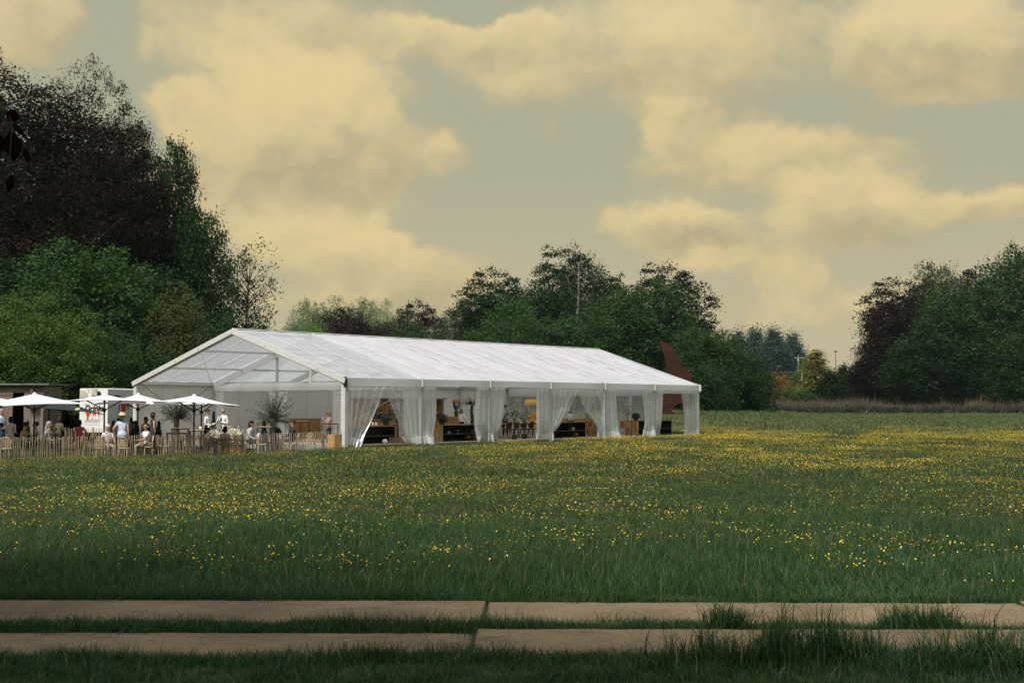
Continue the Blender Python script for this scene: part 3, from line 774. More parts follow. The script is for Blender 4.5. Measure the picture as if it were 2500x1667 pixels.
for i, px in enumerate((1420, 1500, 1330)):
    tree('bush', ['dark bush seen through the fourth bay of the marquee', 'dark bush seen between the fourth and fifth bay', 'dark bush seen through the far window by the yellow cart'][i], 'bush', px, 152 + i * 3, 868, 150, 'dark', GC, 4.0 + i, cat='bush')

for i, (px, top, w) in enumerate(((1800, 812, 62), (1845, 806, 66), (1892, 806, 66), (1936, 818, 58))):
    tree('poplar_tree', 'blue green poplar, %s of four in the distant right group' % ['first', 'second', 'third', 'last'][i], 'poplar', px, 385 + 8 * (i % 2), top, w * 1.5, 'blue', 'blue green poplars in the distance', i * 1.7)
tree('orange_tree', 'small orange leaved tree by the white globe lamp', 'bush', 1900, 262, 912, 72, 'orange', None, .6)
tree('bush', 'light green rounded bush left of the golden conifer', 'lime', 1958, 276, 898, 66, 'lit', None, .9, cat='bush')
tree('bush', 'green bush under the white globe lamp', 'bush', 1930, 258, 945, 90, 'lit', None, 2.2, cat='bush')
tree('bush', 'green bush at the foot of the golden conifer', 'bush', 1968, 257, 958, 60, 'green', None, 4.2, cat='bush')
tree('conifer_tree', 'golden green cone shaped conifer at the field end', 'conifer', 1993, 262, 855, 112, 'gold', None, .3)
for i, (px, top, w) in enumerate(((2030, 905, 66), (2062, 892, 66), (2098, 898, 66), (2130, 890, 66))):
    tree('thuja_hedge', 'dark thuja, %s from the golden conifer' % ['first', 'second', 'third', 'fourth'][i], 'thuja', px, 258 + 2 * i, top, w * 1.3, 'thuja', 'dark thuja row beside the golden conifer', i * 1.3)

tree('copper_beech_tree', 'dark copper beech sweeping down to the left on the right side', 'oak', 2175, 250, 745, 190, 'copper', GR, .6)
tree('copper_beech_tree', 'low outer bough mass of the dark copper beech', 'oak', 2128, 252, 850, 130, 'copper', GR, 2.6)
tree('copper_beech_tree', 'taller dark copper beech behind the grey green tree', 'spiky', 2212, 255, 690, 170, 'copper', GR, 1.6)
tree('willow_tree', 'grey green loose topped tree on the right side', 'ash', 2285, 258, 655, 190, 'grey', GR, 2.6)
tree('oak_tree', 'big mid green tree in the middle of the right group', 'ash', 2345, 246, 690, 290, 'green', GR, 3.6)
tree('copper_beech_tree', 'dark crown showing above the right group', 'spiky', 2400, 264, 650, 150, 'copper', GR, 4.6)
tree('oak_tree', 'tall green tree cut by the right edge', 'oak', 2510, 240, 605, 200, 'green', GR, 5.6)
tree('lime_tree', 'dark green tree low in front of the copper beech', 'lime', 2270, 240, 800, 230, 'dark', GR, .1)
tree('lime_tree', 'dark green tree above the two walkers', 'ash', 2370, 243, 770, 240, 'dark', GR, 1.3)
tree('lime_tree', 'dark green tree low at the right edge', 'lime', 2475, 236, 790, 190, 'green', GR, 2.3)
tree('oak_tree', 'green tree just beyond the right edge', 'oak', 2640, 238, 640, 240, 'green', GR, 3.2)
for i, px in enumerate((2140, 2225, 2310, 2400, 2480)):
    tree('bush', 'dark undergrowth bush, %s from the left under the right hand trees' % ['first', 'second', 'third', 'fourth', 'fifth'][i], 'bush', px, 256 - i, 925, 110, 'dark', 'undergrowth under the right hand trees', i * 1.1, cat='bush')

# distant wooded skyline closing the gaps
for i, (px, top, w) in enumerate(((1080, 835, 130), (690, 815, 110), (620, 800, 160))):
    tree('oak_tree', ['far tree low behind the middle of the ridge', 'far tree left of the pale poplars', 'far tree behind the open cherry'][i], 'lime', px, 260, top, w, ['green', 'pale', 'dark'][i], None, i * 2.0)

# dead pale trunk standing in the wood
mb = MB(); Yd = 188
P0, P1 = at(1408, 790, Yd), at(1412, 640, Yd)
mb.tube([P0 - Vector((0, 0, 8)), P0, P0.lerp(P1, .5) + Vector((.15, 0, 0)), P1], [.24, .2, .14, .04], 7)
for k in range(12):
    t = .35 + .6 * k / 12; p = P0.lerp(P1, t); a = k * 2.4
    mb.tube([p, p + Vector((math.cos(a) * 1.1, math.sin(a) * .6, .9)), p + Vector((math.cos(a) * 1.7, math.sin(a) * .8, 2.1))], [.06, .04, .012], 4)
o = mb.build('dead_tree', M('grey_dead_wood', (.17, .155, .125), .9, .25, 3), None, True); tag(o, 'bare pale dead trunk standing up in the wood', 'tree')

# the beech of the twig, and four unseen beeches added to shade the foreground
for i, (x, y, h, w) in enumerate(((-8.6, 2.6, 23, 10), (8.5, -1.0, 22, 10), (1.0, -4.0, 24, 10), (4.6, -3.0, 25, 9), (-4.6, -2.6, 25, 9))):
    tree('copper_beech_tree', ['copper beech beside the camera whose twig hangs in at the left', 'unseen copper beech added for shade beside the camera on the right', 'unseen copper beech added for shade right behind the camera', 'unseen copper beech added for shade close behind the camera on its right', 'unseen copper beech added for shade close behind the camera on its left'][i], 'loose', 0, y, 0, 0, 'copper', 'beeches shading the track', i * 1.3, x=x, h=h, w=w)

# twig with large dark red leaves hanging into the left edge of the picture
def leaf_shape(mb, p, d, up, L, Wd):
    d = Vector(d).normalized(); s = d.cross(Vector(up)).normalized(); n = s.cross(d)
    prof = [(0, .0), (.2, .62), (.45, 1), (.7, .78), (.9, .3), (1, 0)]
    cen = [Vector(p) + d * (t * L) - n * (.14 * L * t * t) for t, _ in prof]
    vs, fs = [], []
    for (t, w), c in zip(prof, cen): vs += [c - s * (w * Wd / 2) + n * (.08 * Wd * w), c, c + s * (w * Wd / 2) + n * (.08 * Wd * w)]
    for i in range(len(prof) - 1):
        q = i * 3; fs += [(q, q + 1, q + 4, q + 3), (q + 1, q + 2, q + 5, q + 4)]
    mb.add(vs, fs)
tw = thing('beech_twig', 'dark red leaves of a copper beech twig hanging in at the left edge', 'twig', at(-40, 250, 2.6))
O0 = at(-40, 250, 2.6)
def rel(px, py, Y=2.6): return at(px, py, Y) - O0
mb = MB(); mb.tube([rel(-140, 200), rel(-30, 262), rel(18, 275), rel(30, 300), rel(22, 420)], [.003, .0025, .002, .0015, .0008], 5); mb.build('stem', BARK, tw)
TWIG = leafmat('twig_leaves', (.008, .0025, .0025), (.014, .004, .003), .1)
for (a, b, w) in (((36, 268), (26, 300), .026), ((26, 318), (36, 392), .034), ((30, 300), (58, 332), .012), ((58, 362), (72, 400), .012), ((30, 425), (20, 470), .016), ((2, 330), (-4, 372), .03)):
    p, q = rel(*a), rel(*b); mb = MB(); leaf_shape(mb, p, q - p, (0.3, -1, .2), (q - p).length, w); mb.build('leaf', TWIG, tw, True)

# ------------------------------------------------------------------ marquee
def slope_pt(u, t, side, lift_=0.0):
    """point on the roof: t 0 at the eave, 1 at the ridge; side 0 front, 1 back"""
    v = TW / 2 * t if side == 0 else TW - TW / 2 * t
    return Vector((u, v, EAVE + (RIDGE - EAVE) * t + lift_))
def tent_u(px, v):
    k = (px - 1250) / FPX
    ax, ay, bx_, by = TA.x, TA.y, TB.x, TB.y
    return (k * (TO.y + by * v) - TO.x - bx_ * v) / (ax - k * ay)
MQ_Z = -.04
mq = thing('marquee', 'long white gabled marquee with clear tied back curtains standing in the meadow', 'marquee', (TO.x, TO.y, 0), TH)

for i in range(6):
    for side in (0, 1):
        mb = MB(); m = CLEAR_ROOF if i == 0 else FABRIC
        def f(a, b, i=i, side=side):
            p = slope_pt(5 * i + .03 + 4.94 * a, b, side, .05); s = math.sin(math.pi * a) * math.sin(math.pi * b)
            p.z -= .11 * s + .022 * math.sin(a * math.pi * 6 + b * 2) * math.sin(math.pi * b) + .012 * math.sin(a * 23 + b * 31 + i); return p
        mb.grid(f, 18, 10); mb.build('roof_panel', m, mq, True)
# roof seams: the channel on each rafter plus welded seams between
for k in range(0, 19):
    u = k * 5 / 3; main = k % 3 == 0
    for side in (0, 1):
        mb = MB(); n = 10
        for j in range(n):
            q = [slope_pt(min(max(u, .04), TL - .04), t, side, .075 if main else .045 - .04 * math.sin(math.pi * t)) for t in (j / n, (j + 1) / n)]
            mb.beam(q[0], q[1], .05 if main else .022, .03 if main else .018)
        mb.build('roof_seam', FABRIC, mq)
mb = MB(); mb.beam((0, TW / 2, RIDGE + .07), (TL, TW / 2, RIDGE + .07), .16, .05); mb.build('ridge_cap', WHITE, mq)
# frames: posts and rafters
for i in range(7):
    u = 5.0 * i + (.06 if i == 0 else -.06 if i == 6 else 0)
    for side in (0, 1):
        mb = MB(); v = .07 if side == 0 else TW - .07
        mb.box((u, v, (EAVE - .05 + MQ_Z) / 2), (.2 if i == 0 else .13, .24 if i == 0 else .2, EAVE - .05 - MQ_Z)); mb.box((u, v, MQ_Z + .06), (.3, .34, .03)); mb.build('post', ALU_W if i == 0 else ALU, mq)
        mb = MB(); a, b = slope_pt(u, 0.004, side, -.10), slope_pt(u, .998, side, -.10); mb.beam(a, b, .12, .24); mb.build('rafter', ALU_W if i < 2 else ALU, mq)
# near gable trim proud of the end rafters, with its clamps
for side in (0, 1):
    mb = MB(); mb.beam(slope_pt(-.075, -.012, side, -.055), slope_pt(-.075, 1.0, side, -.055), .05, .22); o = mb.build('gable_trim', ALU_W, mq)
    for t in (.22, .45, .68, .9):
        c = MB(); p = slope_pt(-.11, t, side, -.05); c.box(p, (.03, .045, .045)); c.build('clamp', ALU, o)
# purlins under the roof
for side in (0, 1):
    for t in (.02, .33, .66):
        for i in range(6):
            mb = MB(); a, b = slope_pt(5 * i + .1, t, side, -.1), slope_pt(5 * i + 4.9, t, side, -.1); mb.beam(a, b, .06, .1); mb.build('purlin', ALU_W if i == 0 else ALU, mq)
mb = MB(); mb.beam((.1, TW / 2, RIDGE - .13), (TL - .1, TW / 2, RIDGE - .13), .07, .12); mb.build('ridge_beam', ALU, mq)
# bracing cables in the first bay roof
for side in (0, 1):
    for (a, b) in (((.2, .02), (4.8, .66)), ((4.8, .02), (.2, .66))):
        mb = MB(); mb.tube([slope_pt(a[0], a[1], side, -.16), slope_pt(b[0], b[1], side, -.16)], .012, 5); mb.build('bracing_cable', ROPE, mq)
# valance along the long sides and far gable
for side in (0, 1):
    for i in range(6):
        v = -.07 if side == 0 else TW + .07
        def f(a, b, i=i, v=v, side=side):
            return Vector((5 * i + .02 + 4.96 * a, v - (.03 * math.sin(math.pi * a) * b) * (1 if side == 0 else -1), EAVE + .06 - .33 * b + .03 * math.sin(math.pi * a) * b))
        mb = MB(); mb.grid(f, 12, 3); o = mb.build('valance', FABRIC, mq, True)
        if side == 0:
            c = MB(); c.box((5 * i + 5, -.075, EAVE - .1), (.09, .05, .38)); c.build('valance_joint', WHITE, o)
    mb = MB(); mb.beam((.1, .03 if side == 0 else TW - .03, EAVE - .02), (TL - .1, .03 if side == 0 else TW - .03, EAVE - .02), .1, .12); mb.build('eave_beam', ALU, mq)
mb = MB(); mb.box((-.02, -.04, EAVE - .12), (.1, .12, .42)); mb.build('corner_bracket', BLACK, mq)
mb = MB(); mb.box((TL + .02, -.05, EAVE - .12), (.12, .16, .40)); mb.build('corner_cap', WHITE, mq)

def gable(u, mat, name='gable_panel', inset=.18):
    mb = MB(); vs = [(u, .15, EAVE - .05), (u, TW - .15, EAVE - .05), (u, TW / 2, RIDGE - inset)]
    mb.grid(lambda a, b: Vector((u + .03 * math.sin(9 * a), .15 + (TW - .3) * (a * (1 - b) + .5 * b), EAVE - .05 + (RIDGE - inset - EAVE + .05) * b)), 12, 6)
    return mb.build(name, mat, mq, True)
# second frame: glazed gable, white rafter covers, uprights, rolled valance
gable(5.12, CLEAR); gable(29.95, CLEAR)
for side in (0, 1):
    mb = MB(); mb.beam(slope_pt(4.92, .02, side, -.16), slope_pt(4.92, .985, side, -.16), .05, .34); mb.build('rafter_cover', FABRIC, mq)
for v, m, w in ((TW / 3, ALU, .12), (TW / 2, WHITE, .13), (TW * 2 / 3, ALU, .12)):
    mb = MB(); top = EAVE + (RIDGE - EAVE) * (1 - abs(v - TW / 2) / (TW / 2)) - .25
    mb.box((5.0, v, (2.6 + top) / 2), (.08, w, top - 2.6)); mb.build('gable_upright', m, mq)
for u, z0, z1 in ((4.95, 2.60, 2.99), (29.9, 2.58, 2.98)):
    def f(a, b, u=u, z0=z0, z1=z1): return Vector((u - .05 * math.sin(math.pi * b), .1 + (TW - .2) * a, z0 + (z1 - z0) * b + .008 * math.sin(a * 60)))
    mb = MB(); mb.grid(f, 40, 4); mb.build('white_valance', FABRIC, mq, True)
    mb = MB(); mb.box((u + .1, TW / 2, EAVE - .02), (.1, TW - .3, .12)); mb.build('tie_beam', ALU, mq)
for v in (TW / 3, TW * 2 / 3):
    mb = MB(); mb.box((29.98, v, (2.98 + MQ_Z) / 2), (.12, .14, 2.98)); mb.build('end_post', ALU_W, mq)
# back wall of white fabric panels with seams
for i in range(6):
    def f(a, b, i=i): return Vector((5 * i + .04 + 4.92 * a, TW - .02 - .05 * math.sin(math.pi * a) * math.sin(math.pi * b) - .012 * math.sin(a * 40) * (1 - b), .02 + 2.95 * b))
    mb = MB(); mb.grid(f, 24, 8); o = mb.build('wall_panel', FABRIC_IN, mq, True)
    for s in (1 / 3, 2 / 3):
        c = MB(); c.beam((5 * i + 5 * s, TW - .10, .05), (5 * i + 5 * s, TW - .10, 2.95), .012, .012); c.build('seam', ALU, o)
for a, b in (((.3, 2.9), (4.7, .2)), ((4.7, 2.9), (.3, .2))):
    mb = MB(); mb.tube([(a[0], TW - .2, a[1]), (b[0], TW - .2, b[1])], .013, 5); mb.build('wall_brace', BLACK, mq)
for a, b in (((25.3, 2.8), (29.6, .3)), ((29.6, 2.2), (25.3, .3))):
    mb = MB(); mb.tube([(a[0], TW - 6.0, a[1]), (b[0], TW - 6.0, b[1])], .012, 5); mb.build('bracing_cable', ROPE, mq)
# floor: plinth boards and planks
PZ = .13
mb = MB(); mb.box((15.02, TW / 2, PZ / 2 - .06), (29.9, TW - .34, PZ + .08)); mb.build('plinth', PLINTH, mq)
for j in range(29):
    mb = MB(); mb.box((15.02, .22 + .5 * j, PZ - .012), (29.8, .485, .05)); mb.build('floor_plank', FLOOR, mq)

def curtain(o, along, nrm, pts, H=2.68, z0=.06, folds=9, seed=0, hem=.34, kick=0.0, tie=None):
    """film curtain hanging from a rail: pts = [(t, width)] from the top down"""
    o, along, nrm = Vector(o), Vector(along), Vector(nrm); r = random.Random(seed)
    ts = [p[0] for p in pts]; ws = [p[1] for p in pts]
    ph = [r.uniform(0, 6.28) for _ in range(3)]
    def f(a, b):
        t = b; w = float(np.interp(t, ts, ws)); w += .05 * math.sin(math.pi * t) * w
        amp = .03 + .055 * min(1, .7 / max(w, .3))
        d = amp * math.sin(a * folds * 6.28 + ph[0] + t * 1.2) + .5 * amp * math.sin(a * folds * 2.3 * 6.28 + ph[1])
        if kick: d += kick * max(0, t - .75) * 4 * math.sin(a * 3 + ph[2])
        zz = z0 + H * (1 - t)
        if t > .86: zz += .05 * math.sin(a * 7 + ph[2])
        p = o + along * (a * w) + nrm * d; p.z = zz
        return p
    mb = MB(); mb.grid(f, max(16, folds * 5), 22, mfn=lambda a, b: 1 if (b < .06 or b > 1 - hem / H) else 0)
    c = mb.build('curtain', [MILKY, HEM], mq, True)
    if tie:
        t, = tie; w = float(np.interp(t, ts, ws)); m2 = MB(); p = o + along * (w * .5); p.z = z0 + H * (1 - t)
        m2.beam(p - along * (w * .5), p + along * (w * .45), .16, .05); m2.build('tie_band', ROPE, c)
    return c
A_, B_, N_ = Vector((1, 0, 0)), Vector((0, 1, 0)), Vector((0, -1, 0))
def bay(i, left, right, seed, **k):
    if left: curtain((5 * i + .09, .05, 0), A_, N_, left, seed=seed, **k)
    if right: curtain((5 * i + 4.91, .05, 0), -A_, N_, right, seed=seed + 50, **k)
bay(0, [(0, 2.42), (.5, 1.62), (1, .72)], [(0, 2.42), (.6, 1.42), (.85, 1.36), (1, .8)], 1, folds=5, kick=.12)
bay(1, [(0, 1.0), (.5, .92), (.8, .72), (1, .85)], [(0, .78), (1, 1.0)], 2, folds=7, kick=.25)
bay(2, [(0, 1.15), (.5, .95), (.88, .6), (1, .75)], [(0, .95), (.8, .9), (1, .85)], 3, folds=7, kick=.25)
bay(3, [(0, 2.42), (.5, 1.3), (.85, .22), (1, .45)], [(0, 2.42), (.45, 1.55), (.75, .5), (1, .45)], 4, folds=5, kick=.25)
bay(4, [(0, .95), (.5, 1.1), (1, 1.3)], [(0, 1.05), (.6, .74), (1, .9)], 5, folds=7, kick=.2)
bay(5, [(0, .95), (.85, .62), (1, .7)], [(0, 1.85), (.5, 1.45), (1, 1.35)], 6, folds=7, kick=.2)
U_ = Vector((-1, 0, 0))
for v, d, p in ((TW - .15, -1, [(0, 4.7), (1, 4.7)]), (TW * 2 / 3 - .1, -1, [(0, 2.4), (.5, 1.5), (1, .8)]), (TW / 3 + .1, 1, [(0, 2.4), (.55, 1.75), (1, 1.5)]), (TW / 3 - .1, -1, [(0, 1.15), (.6, .85), (1, .7)])):
    curtain((29.93, v, 0), B_ * d, U_, p, H=2.52, folds=8, seed=int(v * 7))
for v, d, p in ((TW - .2, -1, [(0, .55), (1, .5)]), (TW * 2 / 3 + .1, 1, [(0, .55), (1, .35)]), (TW * 2 / 3 - .1, -1, [(0, .6), (.6, .35), (1, .9)]), (TW / 3 + .1, 1, [(0, .8), (1, .7)]), (.25, 1, [(0, .9), (1, .8)])):
    curtain((5.05, v, 0), B_ * d, U_, p, H=2.5, folds=5, seed=int(v * 9) + 3)
# slanting tie ropes inside
for a, b in (((.4, .3, 1.0), (3.4, .3, 2.2)), ((5.0, 8.6, 2.6), (5.0, 9.5, .4))):
    mb = MB(); mb.tube([a, b], .012, 5); mb.build('tie_rope', ROPE, mq)

def tpt(u, v, z=PZ): return TO + TA * u + TB * v + Vector((0, 0, z))
FLOOR_Z = PZ + .013

# ------------------------------------------------------------------ terrace: fence
def fence_pt(px): 
    Y = np.interp(px, [-60, 0, 835], [50.4, 51.0, 60.2]); return Vector((bx(px, Y), Y, 0))
def build_fence(name, label, pxs, ptf, h, seed, mats, nposts, zoff=0.0):
    r = random.Random(seed)
    p0 = ptf(pxs[0]); root = thing(name, label, 'fence', (p0.x, p0.y, gz(p0.x, p0.y)))
    me = []
    for k in range(6):
        mb = MB(); a = [r.uniform(-.018, .018) for _ in range(3)]; w = r.uniform(.012, .019)
        mb.tube([(0, 0, -.1), (a[0], 0, h * .35), (a[1], a[0] * .3, h * .7), (a[2] * .5, 0, h * .97), (a[2] * .5, 0, h)], [w, w * 1.1, w, w * .9, w * .35], 5)
        me.append(mb.mesh('slat', mats[k % len(mats)]))
    n = len(pxs); tops = []
    for i, px in enumerate(pxs):
        p = ptf(px); z = gz(p.x, p.y); q = Vector((p.x - p0.x, p.y - p0.y, z - gz(p0.x, p0.y) + zoff + r.uniform(-.022, .012)))
        o = linked('slat', r.choice(me), root, q, (r.uniform(-.03, .03), r.uniform(-.03, .03), r.uniform(0, 6.28)), (1, 1, r.uniform(.98, 1.02)))
        tops.append(q)
    for zz in (.22, .72):
        mb = MB(); mb.tube([t + Vector((0, .02, zz * h + .01 * math.sin(i))) for i, t in enumerate(tops[::3])], .006, 4); mb.build('wire', BLACK, root)
    for i in range(nposts):
        q = tops[int((i + .5) * n / nposts)] + Vector((0, .06, 0)); mb = MB(); mb.tube([(0, 0, -.2), (.01, 0, h * .5), (0, 0, h + .02)], [.042, .04, .036], 8)
        mb.build('post', CHESTNUT2, root, loc=q)
    return root
pxs = []; p = -45.0
rr = random.Random(3)
while p < 836: pxs.append(p); p += rr.uniform(3.6, 4.9)
build_fence('paling_fence', 'split chestnut paling fence along the front of the terrace', pxs, fence_pt, .92, 1, [CHESTNUT, CHESTNUT2, CHESTNUT], 9)
pxs = [158 + 4.6 * i for i in range(21)]
build_fence('paling_fence', 'short pale fence in front of the white drinks cabin', pxs, lambda px: Vector((bx(px, 69.5), 69.5, 0)), .95, 5, [CHESTNUT2], 2)

# ------------------------------------------------------------------ shed
def build_shed():
    Y = 74.0; xr = bx(106, Y); xl = bx(-90, Y); zb = gz(xr, Y); H = zt(936, Y) - zb
    s = thing('shed', 'grey weathered plank shed with an open dark doorway', 'shed', (xr, Y, zb))
    Wd = xr - xl; d0, d1 = bx(63, Y) - xr, bx(33, Y) - xr     # door opening
    r = random.Random(9); x = 0.0; dz = zt(958, Y) - zb
    while x > -Wd:
        w = r.uniform(.16, .22); c = x - w / 2
        mb = MB()
        if d1 < c < d0: mb.box((c, 0, (dz + H - .12) / 2), (w - .008, .03, H - .12 - dz))
        else: mb.box((c, r.uniform(-.006, .006), (H - .12) / 2), (w - .008, .03, H - .12))
        mb.build('plank', WEATHERED if r.random() < .8 else WEATHERED_R, s); x -= w
    for k in range(14):
        mb = MB(); mb.box((-.0, .12 + .21 * k, H / 2 - .06), (.03, .2, H - .12)); mb.build('plank', WEATHERED, s)
    mb = MB(); mb.box((-Wd / 2 + .1, 1.45, H - .04), (Wd + .5, 3.4, .08)); mb.build('roof', M('roofing_felt', (.16, .17, .16), .9, .2, 3), s)
    mb = MB(); mb.box((-Wd / 2 + .02, -.03, H - .16), (Wd + .1, .05, .16)); mb.build('fascia', M('dark_fascia', (.07, .062, .052), .8, .25, 3), s)
    mb = MB(); mb.box((-Wd / 2, 2.95, H / 2), (Wd, .04, H)); mb.box((-Wd + .02, 1.5, H / 2), (.04, 2.9, H)); mb.build('back_wall', M('dark_interior', (.02, .02, .018), .9, .2, 3), s)
    # door leaf standing open, boards in a pale frame
    x0 = bx(2, Y) - xr; dw = bx(33, Y) - bx(2, Y); d = MB(); d.box((x0 + dw / 2, -.09, (zt(960, Y) - zb) / 2), (dw, .04, zt(960, Y) - zb)); do = d.build('door', WEATHERED_R, s)
    f = MB(); hh = zt(960, Y) - zb
    f.box((x0 + .04, -.125, hh / 2), (.07, .03, hh)); f.box((x0 + dw - .04, -.125, hh / 2), (.07, .03, hh)); f.box((x0 + dw / 2, -.125, hh - .05), (dw - .16, .03, .08)); f.build('frame', WEATHERED, do)
    f = MB(); f.box((x0 + dw - .12, -.16, hh * .5), (.03, .04, .16)); f.build('handle', BLACK, do)
    l = MB(); lx = bx(79, Y) - xr; lz = zt(951, Y) - zb
    l.box((lx, -.06, lz), (.14, .08, .2)); l.lathe([(.05, .12), (.14, .0), (.2, -.1)], (lx + .04, -.2, lz - .05), 12); l.lathe([(.06, 0), (.3, -.12)], (lx, -.3, lz - .32), 12)
    lo = l.build('wall_lamp', BLACK, s)
    b = MB(); b.ball((lx + .08, -.26, lz - .17), .06, 8, 5); b.build('bulb', WHITE, lo)
build_shed()

# ------------------------------------------------------------------ drinks cabin on wheels
def text(body, size, parent, loc, rot, mat, bold=.0, shear=0.0, extrude=.006, align='LEFT', name='lettering'):
    c = bpy.data.curves.new(name, 'FONT'); c.body = body; c.size = size; c.extrude = extrude; c.offset = bold; c.shear = shear; c.align_x = align; c.resolution_u = 3
    o = bpy.data.objects.new(name, c); COL.objects.link(o); dg = bpy.context.evaluated_depsgraph_get(); me = bpy.data.meshes.new_from_object(o.evaluated_get(dg)); bpy.data.objects.remove(o)
    me.materials.clear(); me.materials.append(mat); me.name = name
    o = bpy.data.objects.new(name, me); COL.objects.link(o); o.parent = parent; o.location = loc; o.rotation_euler = rot; return o
def bottle_outline(h, w):
    half = [(.5, 0), (.5, .45), (.42, .55), (.2, .7), (.16, .95), (.2, .96), (.2, 1)]
    return [(-x * w, y * h) for x, y in half] [::-1][:0] + [(-x * w, y * h) for x, y in half] + [(x * w, y * h) for x, y in reversed(half)]
def build_cabin():
    Y = 74.0; c = at(263, 989, Y); zb = gz(c.x, Y); ang = R(-10)
    s = thing('drinks_cabin', 'white drinks cabin with black lettering and red bottle posters', 'kiosk', (c.x, c.y, zb), ang)
    z0, z1 = zt(1055, Y) - zb, zt(947.5, Y) - zb; Wd, Ln = 1.56, 4.2
    mb = MB(); b = .05
    out = [(-Wd + b, z0), (-b, z0), (0, z0 + b), (0, z1 - b), (-b, z1), (-Wd + b, z1), (-Wd, z1 - b), (-Wd, z0 + b)]
    mb.prism(out, Ln, lambda x, y, k: (x, k * Ln, y)); mb.build('body', M('cabin_white', (.80, .79, .76), .5, .04, 2), s)
    mb = MB(); mb.box((-Wd / 2, Ln / 2, z0 - .07), (Wd - .2, Ln - .3, .12)); mb.build('chassis', DARKG, s)
    for x in (-.08, -Wd + .08):
        for y in (1.6, 2.5):
            mb = MB()
            def rim(a, b): pass
            n = 16; vs = []
            for k2 in (-.08, .08):
                for i in range(n): t = 2 * math.pi * i / n; vs.append((x + k2, y + .3 * math.cos(t), .3 + .3 * math.sin(t)))
            mb.add(vs, [tuple(range(n)), tuple(range(2 * n - 1, n - 1, -1))] + [(i, n + i, n + (i + 1) % n, (i + 1) % n) for i in range(n)]); mb.build('wheel', BLACK, s)
    for x, y in ((-.12, .2), (-Wd + .12, .2), (-.12, Ln - .2), (-Wd + .12, Ln - .2)):
        mb = MB(); mb.box((x, y, z0 / 2 - .04), (.09, .09, z0)); mb.build('leg', DARKG, s)
    grey = M('cabin_grey_panel', (.52, .49, .42), .6, .1, 3); red = M('poster_red', (.60, .065, .03), .6, .08, 4); pw = M('poster_white', (.80, .79, .75), .6, .04, 3); ink = M('poster_black', (.012, .012, .012), .6, .1, 4)
    soft = M('poster_grey_ink', (.52, .51, .48), .7, .1, 4)
    X = lambda px: (px - 263) / 72 * Wd
    Z = lambda py: zt(py, Y) - zb
    # cooling unit and vent high on the front
    mb = MB(); poly = [(X(192.5), Z(971)), (X(213), Z(971)), (X(211), Z(960)), (X(204), Z(952.5)), (X(192.5), Z(952.5))]
    mb.prism(poly, .03, lambda x, y, k: (x, -.03 + .032 * k, y)); mb.build('vent_panel', grey, s)
    mb = MB(); mb.box((X(229.5), -.02, Z(957)), (X(237) - X(222), .04, Z(949) - Z(966))); mb.build('vent_panel', grey, s)
    mb = MB(); mb.lathe([(.05, 0), (.05, .03)], (X(212.5), 0, 0), 10); 
    for px_, py_ in ((213, 952.5), (234, 955)):
        d = MB(); d.ball((X(px_), -.05, Z(py_)), (.03, .02, .03), 8, 5); d.build('knob', ink, s)
    d = MB(); d.ball((X(241), -.04, Z(961)), (.11, .03, .14), 10, 6); d.build('fan_opening', ink, s)
    # poster on the front: red field with white bottles standing in it
    xa, xb, za, zc = X(205), X(244), Z(1025.5), Z(1003.5)
    mb = MB(); mb.box(((xa + xb) / 2, -.006, (za + zc) / 2), (xb - xa, .012, zc - za)); po = mb.build('poster', red, s)
    w = xb - xa; h = zc - za
    for cx_, bw, bh in ((.04, .16, .8), (.36, .2, .62), (.47, .12, .98), (.62, .2, .55), (.80, .17, .98), (1.0, .12, .8)):
        q = MB(); q.prism(bottle_outline(h * bh, w * bw * 1.15), .006, lambda x, y, k, cx_=cx_: (min(max(xa + w * cx_ + x, xa), xb), -.018 + .005 * k, za + .004 + y)); q.build('bottle_shape', pw, po)
    text('Drinks', .40, s, (X(203.5), -.012, Z(1002.5)), (R(90), 0, 0), ink, .011, .22)
    mb = MB(); q = X(205); rl = random.Random(2)                  # blurred line of small grey capitals, too small to read
    while q < X(242):
        w_ = rl.uniform(.03, .06); mb.box((q + w_ / 2, -.004, Z(1028.3)), (w_, .008, rl.uniform(.07, .1))); q += w_ + rl.choice((.012, .015, .05))
    mb.build('small_print', soft, s)
    for py in (1033, 1036.5):
        mb = MB(); mb.box(((xa + xb) / 2, -.004, Z(py)), (xb - xa, .008, .012)); mb.build('rule', soft, s)
    # poster on the long side
    ya, yb, za, zc = 1.30, 2.55, Z(1019), Z(981)
    mb = MB(); mb.box((.008, (ya + yb) / 2, (za + zc) / 2), (.016, yb - ya, zc - za)); po = mb.build('poster', red, s)
    for cy_, bw, bh in ((.13, .26, .78), (.72, .3, .72), (.97, .24, .8)):
        q = MB(); q.prism(bottle_outline((zc - za) * bh, (yb - ya) * bw), .006, lambda x, y, k, cy_=cy_: (.019 + .005 * k, min(max(ya + (yb - ya) * cy_ + x, ya), yb), za + .004 + y)); q.build('bottle_shape', pw, po)
    mb = MB(); mb.box((.05, 1.05, Z(967)), (.1, .5, .1)); mb.build('side_lamp', BLACK, s)
build_cabin()

